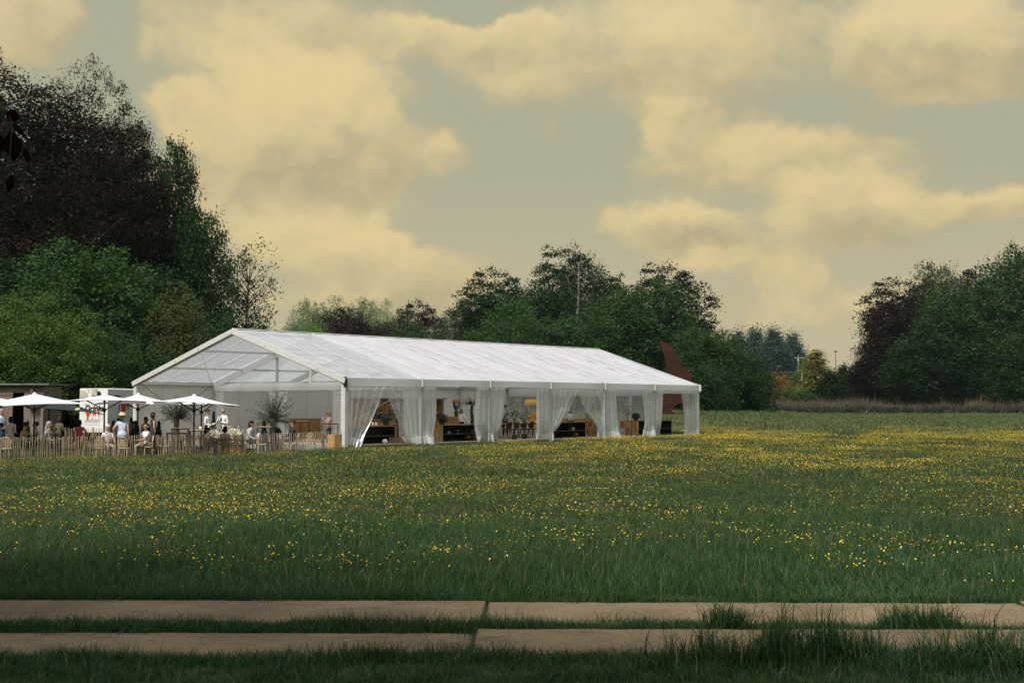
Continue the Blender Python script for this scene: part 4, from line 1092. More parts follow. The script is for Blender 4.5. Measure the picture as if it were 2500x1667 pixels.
# ------------------------------------------------------------------ parasols
def parasol(label, px, Y, apex_y, half=1.5, drop=.36, rot=.3, cloth=None, tilt=(0, 0), group='white square parasols over the terrace', sag=.10, cat='parasol'):
    X = bx(px, Y); zb = gz(X, Y); H = zt(apex_y, Y) - zb
    s = thing('parasol', label, cat, (X, Y, zb), rot, group)
    mb = MB(); mb.tube([(0, 0, .05), (0, 0, H - .02)], [.036, .03], 8); mb.build('pole', BLACK, s)
    mb = MB(); mb.box((0, 0, .04), (.7, .7, .07)); mb.lathe([(.07, .07), (.06, .3), (.045, .32)], (0, 0, 0), 10); mb.build('base', DARKG, s)
    cl = cloth or PARASOL
    def rimz(x, y): return H - drop + tilt[0] * x + tilt[1] * y
    n = 10; mb = MB(); corners = [(-half, -half), (half, -half), (half, half), (-half, half)]
    for k in range(4):
        a, b = corners[k], corners[(k + 1) % 4]
        def f(u, v, a=a, b=b):
            ex, ey = a[0] + (b[0] - a[0]) * u, a[1] + (b[1] - a[1]) * u
            inn = 1 - .045 * math.sin(math.pi * u)
            t = v; zr = rimz(ex, ey) + sag * .5 * math.sin(math.pi * u)
            z = H * (1 - t) + zr * t - sag * .8 * math.sin(math.pi * u) * math.sin(math.pi * t) * .6 - .03 * math.sin(math.pi * t)
            return (ex * inn * t, ey * inn * t, z)
        mb.grid(f, n, 8)
    mb.build('canopy', cl, s, True)
    mb = MB(); mb.lathe([(.1, H - .03), (.06, H + .03), (.02, H + .06)], (0, 0, 0), 10); mb.build('cap', cl, s)
    hz = H - .62
    mb = MB(); mb.lathe([(.05, hz - .06), (.075, hz - .02), (.075, hz + .05), (.05, hz + .08)], (0, 0, 0), 10); mb.build('hub', BLACK, s)
    for k in range(8):
        c = corners[k // 2] if k % 2 == 0 else tuple((corners[k // 2][i] + corners[(k // 2 + 1) % 4][i]) * .48 for i in (0, 1))
        zc = rimz(*c) - .02
        mb = MB(); mb.tube([(0, 0, H - .1), (c[0] * .5, c[1] * .5, (H + zc) / 2 - .09), (c[0] * .98, c[1] * .98, zc)], .014, 5); rb = mb.build('rib', BLACK, s)
        mb = MB(); mb.tube([(0, 0, hz), (c[0] * .42, c[1] * .42, (H * .58 + zc * .42) - .1)], .016, 5); mb.build('strut', BLACK, rb)
    return s
parasol('white square parasol cut off by the left edge', -22, 55, 967, 1.65, .36, .55)
parasol('white square parasol in front of the grey shed', 84, 54, 961, 1.62, .40, .62, tilt=(.02, .02))
parasol('white square parasol in front of the drinks cabin lettering', 255, 56, 963, 1.62, .27, .25)
parasol('white square parasol right of the drinks cabin', 337, 58, 962.5, 1.62, .40, .2, tilt=(-.01, .02))
parasol('white square parasol nearest the marquee, over the olive tree', 474, 57, 965, 1.68, .34, .28, tilt=(-.05, .0))
parasol('white square parasol hidden behind the one nearest the marquee', 492, 62, 972, 1.3, .30, .2)
parasol('dark grey parasol with a small yellow label beside the shed', 120, 64, 966, 1.75, .62, .95, M('dark_parasol_cloth', (.028, .034, .036), .85, .2, 3), (-.08, .05), None)
dp = bpy.data.objects.new('yellow_label', None)
o = MB(); q = at(189, 998, 62.2); o.box((0, 0, 0), (.2, .01, .1)); so = o.build('paper_label', M('pale_yellow_paper', (.50, .48, .24), .7, .1, 5), None, loc=q); so.rotation_euler = (R(-20), R(-12), .3); tag(so, 'small pale yellow label on the dark parasol edge', 'label')
bpy.data.objects.remove(dp)

# ------------------------------------------------------------------ furniture kinds
def cane_chair(label, loc, rz):
    s = thing('cane_chair', label, 'chair', loc, rz, 'cane chairs on the terrace')
    if not hasattr(cane_chair, 'm'):
        d = {}
        mb = MB(); mb.lathe([(.2, .43), (.225, .445), (.215, .465), (.05, .46)], (0, 0, 0), 14); d['seat'] = mb.mesh('seat', RATTAN)
        mb = MB()
        for k in range(7):
            a = R(90) + (k - 3) * .3; x, y = .22 * math.cos(a), .22 * math.sin(a); mb.tube([(x, y, .45), (x * 1.1, y * 1.12, .84 - .02 * (k - 3) ** 2)], .009, 4)
        for z in (.55, .62, .69, .76): mb.tube([(.225 * math.cos(R(90) + t) * (1 + .1 * (z - .45)), .225 * math.sin(R(90) + t) * (1 + .15 * (z - .45)), z) for t in np.linspace(-.95, .95, 7)], .012, 4)
        mb.tube([(.25 * math.cos(R(90) + t), .25 * math.sin(R(90) + t), .86 - .18 * (abs(t) / .95) ** 2.5) for t in np.linspace(-.98, .98, 9)], .016, 6); d['backrest'] = mb.mesh('backrest', RATTAN)
        mb = MB(); mb.tube([(0, 0, .44), (.03, .03, 0)], [.016, .012], 6); d['leg'] = mb.mesh('leg', RATTAN)
        cane_chair.m = d
    d = cane_chair.m
    linked('seat', d['seat'], s); linked('backrest', d['backrest'], s)
    for k, (x, y) in enumerate(((.14, .14), (-.14, .14), (-.14, -.14), (.14, -.14))): linked('leg', d['leg'], s, (x, y, 0), (0, 0, k * math.pi / 2))
    return s
def shell_chair(label, loc, rz, mat=None, group='brown shell back chairs in the marquee'):
    s = thing('wooden_chair', label, 'chair', loc, rz, group)
    if not hasattr(shell_chair, 'm'):
        d = {}
        mb = MB(); mb.grid(lambda a, b: ((a - .5) * .42, (b - .5) * .42, .45 - .02 * math.sin(math.pi * a) * math.sin(math.pi * b)), 6, 6); mb.box((0, 0, .43), (.4, .4, .02)); d['seat'] = mb.mesh('seat', OAK)
        mb = MB()
        for off in (0, .015): mb.grid(lambda a, b, off=off: ((a - .5) * (.40 + .06 * b), .2 - .10 * (2 * a - 1) ** 2 + .05 * b + off, .5 + .36 * b - .03 * (2 * a - 1) ** 2 * b), 8, 5)
        d['backrest'] = mb.mesh('backrest', OAK, True)
        mb = MB(); mb.tube([(0, 0, .44), (.035, .035, 0)], [.018, .011], 6); d['leg'] = mb.mesh('leg', BLACK)
        shell_chair.m = d
    d = shell_chair.m
    for nm in ('seat', 'backrest'):
        o = linked(nm, d[nm], s)
        if mat: o.material_slots[0].link = 'OBJECT'; o.material_slots[0].material = mat
    for k, (x, y) in enumerate(((.16, .16), (-.16, .16), (-.16, -.16), (.16, -.16))): linked('leg', d['leg'], s, (x, y, 0), (0, 0, k * math.pi / 2))
    return s
def frame_table(label, loc, rz, L, Wd, H, top=None, cat='table', group=None):
    s = thing('frame_table', label, cat, loc, rz, group); t = .03
    for x in (-1, 1):
        for y in (-1, 1): mb = MB(); mb.box((x * (L / 2 - t / 2), y * (Wd / 2 - t / 2), H / 2 - .02), (t, t, H - .04)); mb.build('leg', BLACK, s)
    mb = MB()
    for y in (-1, 1): mb.box((0, y * (Wd / 2 - t / 2), H - .04), (L - 2 * t, t, t))
    for x in (-1, 1): mb.box((x * (L / 2 - t / 2), 0, H - .04), (t, Wd - 2 * t, t))
    mb.build('frame', BLACK, s)
    mb = MB(); mb.box((0, 0, H - .01), (L, Wd, .025)); mb.build('table_top', top or PINE, s)
    return s
def round_table(label, loc, r=.4, H=.74, top=None, group=None):
    s = thing('round_table', label, 'table', loc, 0, group)
    mb = MB(); mb.lathe([(r - .01, H - .025), (r, H - .015), (r, H), (.05, H + .001)], (0, 0, 0), 20); mb.build('table_top', top or DARKG, s)
    mb = MB(); mb.lathe([(.03, .03), (.03, H - .03)], (0, 0, 0), 8); mb.build('column', BLACK, s)
    mb = MB(); mb.lathe([(.24, 0), (.22, .02), (.04, .05)], (0, 0, 0), 14); mb.build('foot', BLACK, s)
    return s
def shelf_unit(label, px0, px1, v, h=.78, depth=.6, ends=(True, True), divs=1, mat=None, z=None):
    """black bar counter, open towards the meadow, pine top and pine board ends"""
    u0, u1 = tent_u(px0, v), tent_u(px1, v); L = u1 - u0
    p = tpt((u0 + u1) / 2, v, FLOOR_Z); s = thing('bar_counter', label, 'counter', p, TH, 'open black bar counters along the front')
    bm = mat or M('black_laminate', (.014, .014, .013), .6, .2, 4)
    for k, e in enumerate(ends):
        x = (-1, 1)[k] * (L / 2 - .02)
        if e:
            for j in range(4): mb = MB(); mb.box((x, -depth / 2 + depth * (j + .5) / 4, h / 2), (.04, depth / 4 - .006, h)); mb.build('end_board', PINE, s)
        else: mb = MB(); mb.box((x, 0, h / 2), (.03, depth, h)); mb.build('side', bm, s)
    mb = MB(); mb.box((0, depth / 2 - .012, h / 2), (L - .09, .02, h)); mb.build('back_panel', bm, s)
    for zz in (.06, h * .45): mb = MB(); mb.box((0, -.01, zz), (L - .09, depth - .05, .022)); mb.build('shelf', M('shelf_grey', (.13, .14, .14), .5, .1, 4) if zz > .1 else bm, s)
    for k in range(divs): mb = MB(); mb.box((-L / 2 + L * (k + 1) / (divs + 1), 0, h / 2), (.03, depth - .08, h - .02)); mb.build('divider', bm, s)
    mb = MB(); mb.box((0, 0, h + .022), (L + .06, depth + .08, .044)); mb.build('counter_top', PINE_D, s)
    return s, u0, u1, FLOOR_Z + h + .045

# ------------------------------------------------------------------ plants
def plant_mesh(key, seed, n, r, h, leaf, mat, z0=0.0, up=.4, stems=14, aspect=.4, shell=.5, flat=1.0):
    rng = np.random.default_rng(seed)
    d = rng.normal(0, 1, (n, 3)); d /= np.linalg.norm(d, axis=1)[:, None]; P = d * (rng.uniform(0, 1, n) ** shell)[:, None] * np.array([r, r, h / 2 * flat]); P[:, 2] += z0 + h / 2
    V, F = leaf_quads(P, leaf, up, rng, aspect)
    return np_mesh('foliage', V, F, mat, rng.uniform(0, 1, len(F))), P
SILVER = leafmat('olive_leaves', (.055, .075, .055), (.10, .125, .095), .2)
POTG = leafmat('pot_plant_leaves', (.040, .085, .055), (.075, .13, .085), .3)
SHRUBG = leafmat('shrub_leaves', (.05, .08, .03), (.10, .13, .06), .3)
BLOSS = leafmat('pale_blossom', (.56, .47, .42), (.70, .66, .56), .3)
GYPS = leafmat('white_flower_heads', (.70, .64, .46), (.82, .79, .66), .3)
SPRUCE = leafmat('spruce_needles', (.016, .032, .020), (.032, .052, .032), .2)
ORANGE_F = M('orange_petals', (.72, .16, .04), .6, .2, 8, trans=.2)
def olive_tree(label, px, Y, top, wpx, trunk_y, seed):
    X = bx(px, Y); zb = gz(X, Y); H = zt(top, Y) - zb; w = wpx * Y / FPX; tz = zt(trunk_y, Y) - zb
    s = thing('olive_tree', label, 'tree', (X, Y, zb), 0, 'olive trees in planters by the porch'); rng = np.random.default_rng(seed)
    mb = MB(); mb.lathe([(.26, 0), (.32, .3), (.34, .5), (.31, .5), (.3, .44), (.02, .44)], (0, 0, 0), 14); mb.build('planter', DARKG, s)
    mb = MB(); mb.tube([(0, 0, .35), (.03, 0, .6), (-.03, .02, tz * .7), (0, 0, tz), (0, 0, tz + .12)], [.15, .13, .125, .13, .09], 9)
    P = []
    for k in range(64):
        a = rng.uniform(0, 6.28); el = rng.uniform(-.25, 1.3); L = rng.uniform(.6, 1.15); top_l = (w / 2 * math.cos(el) ** .8 + (H - tz) * max(0, math.sin(el)) ** 1.0 * .5) * L
        d = Vector((math.cos(a) * math.cos(el), math.sin(a) * math.cos(el), math.sin(el))); d = Vector((d.x * w / 2, d.y * w / 2, d.z * (H - tz) * .95)) * L
        q = [Vector((0, 0, tz)), Vector((0, 0, tz)) + d * .5 + Vector((0, 0, .05)), Vector((0, 0, tz)) + d]
        mb.tube(q, [.022, .010, .003], 4)
        for t in np.linspace(.25, 1.0, 13):
            b = q[0].lerp(q[1], t * 2) if t < .5 else q[1].lerp(q[2], t * 2 - 1)
            for _ in range(5): P.append((b.x + rng.normal(0, .045), b.y + rng.normal(0, .045), b.z + rng.normal(0, .05)))
    mb.build('trunk', OLIVE_BARK, s, True)
    V, F = leaf_quads(np.array(P), .075, .1, rng, .3); linked('crown', np_mesh('crown_olive', V, F, SILVER, rng.uniform(0, 1, len(F))), s)
olive_tree('olive tree left of the two waiters, under the parasol edge', 432, 64.0, 962, 112, 1020, 3)
olive_tree('olive tree with a dense crown in the middle of the porch', 667, 62.5, 950, 124, 1028, 4)
def cone_tree(label, px, Y, top, wpx, seed):
    X = bx(px, Y); zb = gz(X, Y); H = zt(top, Y) - zb; w = wpx * Y / FPX; rng = np.random.default_rng(seed)
    s = thing('potted_conifer', label, 'plant', (X, Y, zb), 0, 'small conifers in pots on the terrace')
    mb = MB(); mb.lathe([(.13, 0), (.18, .28), (.19, .3), (.16, .3), (.02, .27)], (0, 0, 0), 12); mb.build('pot', DARKG, s)
    mb = MB(); mb.tube([(0, 0, .25), (0, 0, H * .95)], [.02, .006], 5); mb.build('trunk', BARK, s)
    n = 900; t = rng.uniform(0, 1, n) ** 1.5; a = rng.uniform(0, 6.28, n); r = (1 - t) * w / 2 * rng.uniform(.3, 1, n) ** .5 + .02
    P = np.stack([np.cos(a) * r, np.sin(a) * r, .3 + (H - .3) * t], 1); V, F = leaf_quads(P, .12, .2, rng, .35); linked('crown', np_mesh('crown_conifer', V, F, SPRUCE, rng.uniform(0, 1, n)), s)
cone_tree('small dark conifer beside the man in the straw hat', 277, 60.0, 1027, 26, 1)
cone_tree('small dark conifer between the straw hat and the woman in black', 321, 62.0, 1019, 26, 2)
cone_tree('small dark conifer right of the bald man', 388, 58.5, 1028, 30, 3)
cone_tree('small dark conifer left of the dark suited man by the olive trunk', 645, 61.5, 1025, 24, 4)
cone_tree('slender dark plant behind the grey shirted man by the shed', 69, 66, 1028, 14, 5)
cone_tree('dark conifer behind the waitress at the porch post', 522, 66.5, 1004, 20, 6)

def planter_flowers():
    Y = 60.6; X = bx(556, Y); zb = gz(X, Y); s = thing('flower_planter', 'big mass of cream white flowers above the fence', 'flowers', (X, Y, zb), .25)
    mb = MB(); mb.box((0, 0, .2), (1.5, .45, .4)); mb.build('trough', PINE_D, s)
    rng = np.random.default_rng(8); n = 1500; P = rng.normal(0, 1, (n, 3)) * np.array([.34, .17, .12]); P[:, 0] = np.clip(P[:, 0] * 1.3, -.8, .85); P[:, 2] += .80 + .10 * np.sin(P[:, 0] * 5) - .1 * P[:, 0]
    V, F = leaf_quads(P, .075, .3, rng, .8); linked('blossom', np_mesh('blossom', V, F, GYPS, rng.uniform(0, 1, n)), s)
    n = 500; P = rng.normal(0, 1, (n, 3)) * np.array([.4, .16, .12]); P[:, 2] += .5; V, F = leaf_quads(P, .1, .3, rng, .4); linked('foliage', np_mesh('foliage', V, F, SHRUBG, rng.uniform(0, 1, n)), s)
planter_flowers()
def potted_shrub(label, loc, H, crown, r, pot=True, blossom=None, seed=1, stem=True, n=420, leaf=.07, green=None, group=None, pot_m=None, share=.55):
    rng = np.random.default_rng(seed); s = thing('potted_shrub', label, 'plant', loc, rng.uniform(0, 6), group)
    if pot:
        mb = MB(); mb.lathe([(.12, 0), (.155, .22), (.165, .25), (.14, .25), (.02, .22)], (0, 0, 0), 12); mb.build('pot', pot_m or DARKG, s)
    mb = MB(); z0 = H - crown; mb.tube([(0, 0, .18), (.01, 0, z0 * .6), (-.01, .01, z0 + .1)], [.018, .015, .012], 6)
    for k in range(14):
        a = rng.uniform(0, 6.28); q = Vector((math.cos(a) * r * .8, math.sin(a) * r * .8, z0 + crown * rng.uniform(.35, .95))); b = Vector((0, 0, z0 + .02)); mb.tube([b, b.lerp(q, .5) + Vector((0, 0, -.03)), q], [.009, .006, .002], 4)
    mb.build('stem', BARK, s)
    d = rng.normal(0, 1, (n, 3)); d /= np.linalg.norm(d, axis=1)[:, None]; P = d * (rng.uniform(0, 1, n) ** .45)[:, None] * np.array([r, r, crown / 2]); P[:, 2] += z0 + crown / 2
    P += rng.normal(0, .03, P.shape)
    V, F = leaf_quads(P, leaf, .4, rng, .5); linked('foliage', np_mesh('foliage', V, F, green or SHRUBG, rng.uniform(0, 1, n)), s)
    if blossom:
        m = int(n * share); d = rng.normal(0, 1, (m, 3)); d /= np.linalg.norm(d, axis=1)[:, None]; P = d * (rng.uniform(.3, 1, m) ** .4)[:, None] * np.array([r * 1.05, r * 1.05, crown / 2 * 1.03]); P[:, 2] += z0 + crown / 2
        V, F = leaf_quads(P, leaf * 1.05, .4, rng, .85); linked('blossom', np_mesh('blossom', V, F, blossom, rng.uniform(0, 1, m)), s)
    return s

# ------------------------------------------------------------------ inside the marquee
def ins(px, v, z=None): return tpt(tent_u(px, v), v, FLOOR_Z if z is None else z)
shelf_unit('black open counter behind the curtain of the first bay', 872, 953, 1.1, .76, .6, (False, False), 0)
shelf_unit('long black open counter with pine end in the second bay', 1066, 1182, 1.15, .76, .75, (True, False), 1)
shelf_unit('black open counter behind the crossed curtains of the fourth bay', 1338, 1418, 1.1, .80, .6, (True, False), 1)
shelf_unit('black open counter with bright pine end near the far corner', 1541, 1622, 1.2, .82, .95, (True, False), 0)
CT = FLOOR_Z + .76 + .046
potted_shrub('bushy pot plant on the second bay counter', ins(1080, 1.1, CT), .52, .46, .30, True, None, 11, n=260, leaf=.13, green=POTG, group='green pot plants on the counters')
potted_shrub('bushy pot plant on the first bay counter', ins(943, 1.1, CT), .55, .46, .27, True, None, 12, n=260, leaf=.13, green=POTG, group='green pot plants on the counters')
potted_shrub('bushy pot plant on the counter near the far corner', ins(1552, 1.1, CT + .06), .45, .40, .26, True, None, 13, n=240, leaf=.12, green=POTG, group='green pot plants on the counters')
potted_shrub('potted blossom shrub left of the yellow cart', ins(1256, .55), 1.82, .95, .42, True, BLOSS, 14, group='blossom shrubs in dark pots', n=330)
potted_shrub('potted blossom shrub right in front of the yellow cart', ins(1280, 1.3), 1.66, .85, .36, True, BLOSS, 15, group='blossom shrubs in dark pots', n=300)
potted_shrub('slim potted shrub with sparse blossom by the far corner post', ins(1682, .45), 1.70, 1.15, .30, True, BLOSS, 16, group='blossom shrubs in dark pots', n=110, share=.8)
potted_shrub('tall blossom stems beside the two brown chairs', ins(1531, 1.9), 1.95, .9, .42, True, BLOSS, 17, group='blossom shrubs in dark pots', n=150, share=1.3)
potted_shrub('thin blossom shrub seen through the fifth bay curtain', ins(1484, 1.0), 1.95, 1.2, .2, True, BLOSS, 18, group='blossom shrubs in dark pots', n=110, share=.8)

def back_bar():
    v = 9.2; u0, u1 = tent_u(862, v), tent_u(1072, v); L = u1 - u0; H = 2.06; s = thing('back_bar', 'tall brown plank back wall of the bar with cornice', 'bar wall', tpt((u0 + u1) / 2, v, FLOOR_Z), TH)
    n = int(L / .16); w = L / n
    for i in range(n): mb = MB(); mb.box((-L / 2 + w * (i + .5), 0, H / 2), (w - .008, .03, H)); mb.build('board', PINE_D, s)
    mb = MB(); mb.box((0, -.18, H + .03), (L + .3, .5, .07)); mb.box((0, -.1, H - .05), (L + .1, .2, .09)); mb.build('cornice', WEATHERED, s)
    mb = MB(); mb.box((0, -.16, 1.06), (L - .1, .3, .04)); mb.build('shelf', PINE, s)
    mb = MB(); mb.box((L / 2 - .1, -.2, H / 2), (.12, .4, H)); mb.build('end_pillar', PINE_D, s)
    return s, u0, u1
back_bar()
def picture(label, px, v, z, w, h, col):
    p = ins(px, v, z); s = thing('picture', label, 'picture', p, TH)
    mb = MB(); mb.box((0, 0, 0), (w, .02, h)); mb.build('canvas', M('green_painting', col, .6, .5, 5), s)
    mb = MB()
    for k in (-1, 1): mb.box((0, -.01, k * (h / 2 + .015)), (w + .06, .04, .03)); mb.box((k * (w / 2 + .015), -.01, 0), (.03, .04, h))
    mb.build('frame', PINE_D, s)
picture('framed green picture on the bar back wall', 966, 9.1, 1.38, .75, .62, (.05, .16, .09))
def bar_front(label, px0, px1, v, h, mat, name='bar_counter', depth=.6, cat='counter'):
    u0, u1 = tent_u(px0, v), tent_u(px1, v); L = u1 - u0; s = thing(name, label, cat, tpt((u0 + u1) / 2, v, FLOOR_Z), TH)
    n = max(3, int(L / .14)); w = L / n
    for i in range(n): mb = MB(); mb.box((-L / 2 + w * (i + .5), -depth / 2, h / 2), (w - .007, .025, h)); mb.build('board', mat, s)
    for k in (-1, 1): mb = MB(); mb.box((k * (L / 2 - .012), 0, h / 2), (.024, depth - .04, h)); mb.build('end_panel', mat, s)
    mb = MB(); mb.box((0, .02, h + .022), (L + .08, depth + .1, .045)); mb.build('counter_top', PINE_D, s)
    return s
bar_front('brown boarded bar with the bird of paradise flowers on it', 998, 1120, 7.2, 1.06, PINE_D)
bar_front('brown boarded counter at the back of the first bay', 900, 1000, 6.6, .98, PINE_D)
bar_front('low pine counter behind the seated man in the dark suit', 716, 774, 10.6, 1.0, PINE_D)
bar_front('pine serving counter behind the fourth bay shelves', 1378, 1448, 3.6, .92, PINE)
bar_front('pine counter inside beside the pale cloth', 1446, 1470, 5.6, .75, PINE)

def vase_flowers():
    p = ins(1114, 7.2, FLOOR_Z + 1.11); s = thing('flower_vase', 'green glass vase with orange flowers on the bar', 'vase', p, 0)
    mb = MB(); mb.lathe([(.10, 0), (.11, .02), (.11, .3), (.10, .31)], (0, 0, 0), 12); mb.build('vase', M('green_glass', (.05, .075, .035), .2, .1, 4), s)
    rng = np.random.default_rng(3); mb = MB()
    for k in range(9):
        a = rng.uniform(0, 6.28); e = Vector((math.cos(a) * .22, math.sin(a) * .2, rng.uniform(.75, 1.1))); leaf_shape(mb, (0, 0, .25), e - Vector((0, 0, .25)), (math.cos(a + 1.57), math.sin(a + 1.57), .1), (e - Vector((0, 0, .25))).length, .1)
    mb.build('foliage', POTG, s, True)
    mb = MB()
    for k in range(12):
        a = k * .55; e = Vector((math.cos(a) * .10, math.sin(a) * .10, .1)); leaf_shape(mb, (rng.normal(0, .05), rng.normal(0, .05), .72 + .14 * rng.uniform()), e, (math.cos(a + 1.57), math.sin(a + 1.57), .3), .16, .07)
    mb.build('bloom', ORANGE_F, s, True)
vase_flowers()
def vase2(label, px, v, z, seed, mat):
    p = ins(px, v, z); s = thing('flower_vase', label, 'vase', p, 0); rng = np.random.default_rng(seed)
    mb = MB(); mb.lathe([(.09, 0), (.12, .1), (.10, .26), (.07, .32)], (0, 0, 0), 12); mb.build('vase', DARKG, s)
    n = 220; P = rng.normal(0, 1, (n, 3)) * np.array([.17, .17, .17]); P[:, 2] += .62; V, F = leaf_quads(P, .1, .3, rng, .7); linked('foliage', np_mesh('foliage', V, F, SHRUBG if seed % 2 else LEAF['copper_far'], rng.uniform(0, 1, n)), s)
    n = 60; P = rng.normal(0, 1, (n, 3)) * np.array([.15, .15, .12]); P[:, 2] += .85; V, F = leaf_quads(P, .1, .3, rng, .9); linked('bloom', np_mesh('bloom', V, F, mat, rng.uniform(0, 1, n)), s)
vase2('dark vase with brown and cream flowers on the bar in the first bay', 917, 6.7, FLOOR_Z + 1.03, 2, GYPS)
vase2('small vase with yellow sprigs by the first bay curtain', 972, 4.0, FLOOR_Z + .8, 3, GYPS)
frame_table('small side table under the vase with yellow sprigs', ins(972, 4.0), TH, .5, .5, .8, PINE)

def blossom_tree():
    p = ins(1152, 10.4); s = thing('blossom_tree', 'leafless blossom tree with black trunk inside the marquee', 'tree', p, 0); rng = np.random.default_rng(21)
    mb = MB(); mb.lathe([(.22, 0), (.28, .32), (.3, .36), (.26, .36), (.02, .32)], (0, 0, 0), 14); mb.build('pot', DARKG, s)
    mb = MB(); mb.tube([(.0, 0, .3), (.03, 0, .9), (-.02, 0, 1.4), (.03, 0, 1.85)], [.10, .095, .085, .075], 8); mb.build('trunk', BLACK, s, True)
    mb = MB(); P = []
    for k in range(46):
        a = rng.uniform(0, 6.28); el = rng.uniform(.0, 1.2); L = rng.uniform(.5, 1.0); e = Vector((math.cos(a) * math.cos(el) * 1.1 * L, math.sin(a) * math.cos(el) * .9 * L, math.sin(el) * .95 * L)); b = Vector((.03, 0, 1.8))
        m = b + e * .5 + Vector((rng.normal(0, .08), rng.normal(0, .08), -.03)); mb.tube([b, m, b + e], [.022, .012, .003], 4)
        for t in np.linspace(.3, 1, 9):
            q = b.lerp(m, t * 2) if t < .5 else m.lerp(b + e, 2 * t - 1)
            for _ in range(2): P.append((q.x + rng.normal(0, .05), q.y + rng.normal(0, .05), q.z + rng.normal(0, .05)))
    mb.build('branch', BLACK, s)
    V, F = leaf_quads(np.array(P), .065, .3, rng, .9); linked('blossom', np_mesh('blossom', V, F, GYPS, rng.uniform(0, 1, len(F))), s)
blossom_tree()

def food_cart():
    p = ins(1308, 7.6); s = thing('food_cart', 'bright yellow food cart with rounded yellow canopy', 'cart', p, TH + R(20))
    mb = MB(); mb.box((0, 0, .72), (1.25, .7, .62)); mb.build('body', YELLOW, s)
    mb = MB(); mb.box((-.1, -.356, .72), (.8, .02, .42)); mb.build('front_panel', M('deep_yellow_paint', (.60, .27, .01), .5, .1, 5), s)
    mb = MB(); mb.box((0, 0, 1.05), (1.4, .85, .05)); mb.build('counter', YELLOW, s)
    for x in (-.55, .55):
        for y in (-.3, .3): mb = MB(); mb.tube([(x, y, 1.05), (x, y, 1.75)], .016, 6); mb.build('canopy_pole', WHITE, s)
    def f(a, b):
        t = (a - .5) * math.pi; return (math.sin(t) * .72, (b - .5) * 1.0, 1.74 + .34 * math.cos(t) ** .6)
    mb = MB(); mb.grid(f, 16, 4); 
    for b in (0, 1):
        n = 16; pts = [f(i / n, b) for i in range(n + 1)]; q = len(mb.v); mb.v.extend(pts); mb.f.append(tuple(range(q, q + n + 1))); mb.m.append(0)
    mb.build('canopy', YELLOW_C, s, True)
    mb = MB(); mb.lathe([(.10, 1.075), (.12, 1.1), (.12, 1.3), (.06, 1.42), (.05, 1.44)], (-.42, -.05, 0), 12); mb.build('dispenser', YELLOW, s)
    for x in (-.42, .42):
        mb = MB(); n = 18; vs = []
        for yy in (-.40, -.36):
            for i in range(n): t = 2 * math.pi * i / n; vs.append((x + .3 * math.cos(t), yy, .3 + .3 * math.sin(t)))
        mb.add(vs, [tuple(range(n - 1, -1, -1)), tuple(range(n, 2 * n))] + [(i, (i + 1) % n, n + (i + 1) % n, n + i) for i in range(n)]); mb.build('wheel', BLACK, s)
food_cart()

# long dining table with many dark chairs in the third bay
DKW = wood('dark_brown_wood', (.06, .034, .018), 4)
u0, u1 = tent_u(1206, 3.4), tent_u(1330, 3.4); Lt = u1 - u0
frame_table('long pale dining table among dark chairs in the third bay', tpt((u0 + u1) / 2, 3.4, FLOOR_Z), TH, Lt, .8, .76, PINE)
for j, (vv, rot) in enumerate(((2.75, math.pi), (4.05, 0))):
    n = 7
    for i in range(n):
        shell_chair('dark chair at the long table, %s of seven on its %s side' % (['first', 'second', 'third', 'fourth', 'fifth', 'sixth', 'seventh'][i], ['near', 'far'][j]), tpt(u0 + Lt * (i + .5) / n + .04 * math.sin(i * 5 + j), vv + .05 * math.sin(i * 3), FLOOR_Z), TH + rot + .12 * math.sin(i * 7 + j), DKW, 'dark chairs around the long table')
rr = random.Random(4)
for i in range(6):
    z = FLOOR_Z + .765; p = tpt(u0 + Lt * (.28 + .12 * i), 3.4 + rr.uniform(-.2, .2), z)
    mb = MB(); mb.lathe([(.05, 0), (.11, .02), (.13, .08), (.12, .085), (.02, .03)], (0, 0, 0), 14); o = mb.build('bowl', WHITE, None, True, loc=p)
    tag(o, 'white bowl on the long table, %s from the strap man' % ['first', 'second', 'third', 'fourth', 'fifth', 'sixth'][i], 'bowl', 'white bowls on the long table')
# three brown chairs by the pine counter, plus the pair in the fifth bay
for i in range(3): shell_chair('orange brown chair, %s of three behind the fourth bay curtain' % ['left', 'middle', 'right'][i], ins(1424 + 12 * i, 2.6), TH + math.pi + .1 * i)
shell_chair('orange brown chair seen from the side in the fifth bay', ins(1524, .62), TH + R(60))
shell_chair('orange brown chair with its back to the meadow in the fifth bay', ins(1541, .5), TH + math.pi - .1)
def step_stand():
    s = thing('folding_stand', 'black folding stand leaning beside the orange chairs', 'stand', ins(1462, 1.7), TH + .3)
    for k in (-1, 1):
        mb = MB(); mb.beam((k * .2, -.3, 0), (k * .2, .05, .72), .04, .03); mb.build('leg', BLACK, s)
        mb = MB(); mb.beam((k * .2, .35, 0), (k * .2, .0, .72), .04, .03); mb.build('leg', BLACK, s)
    for zz in (.25, .48, .7): mb = MB(); mb.box((0, -.3 + .35 * zz / .72, zz), (.42, .12, .03)); mb.build('step', BLACK, s)
step_stand()
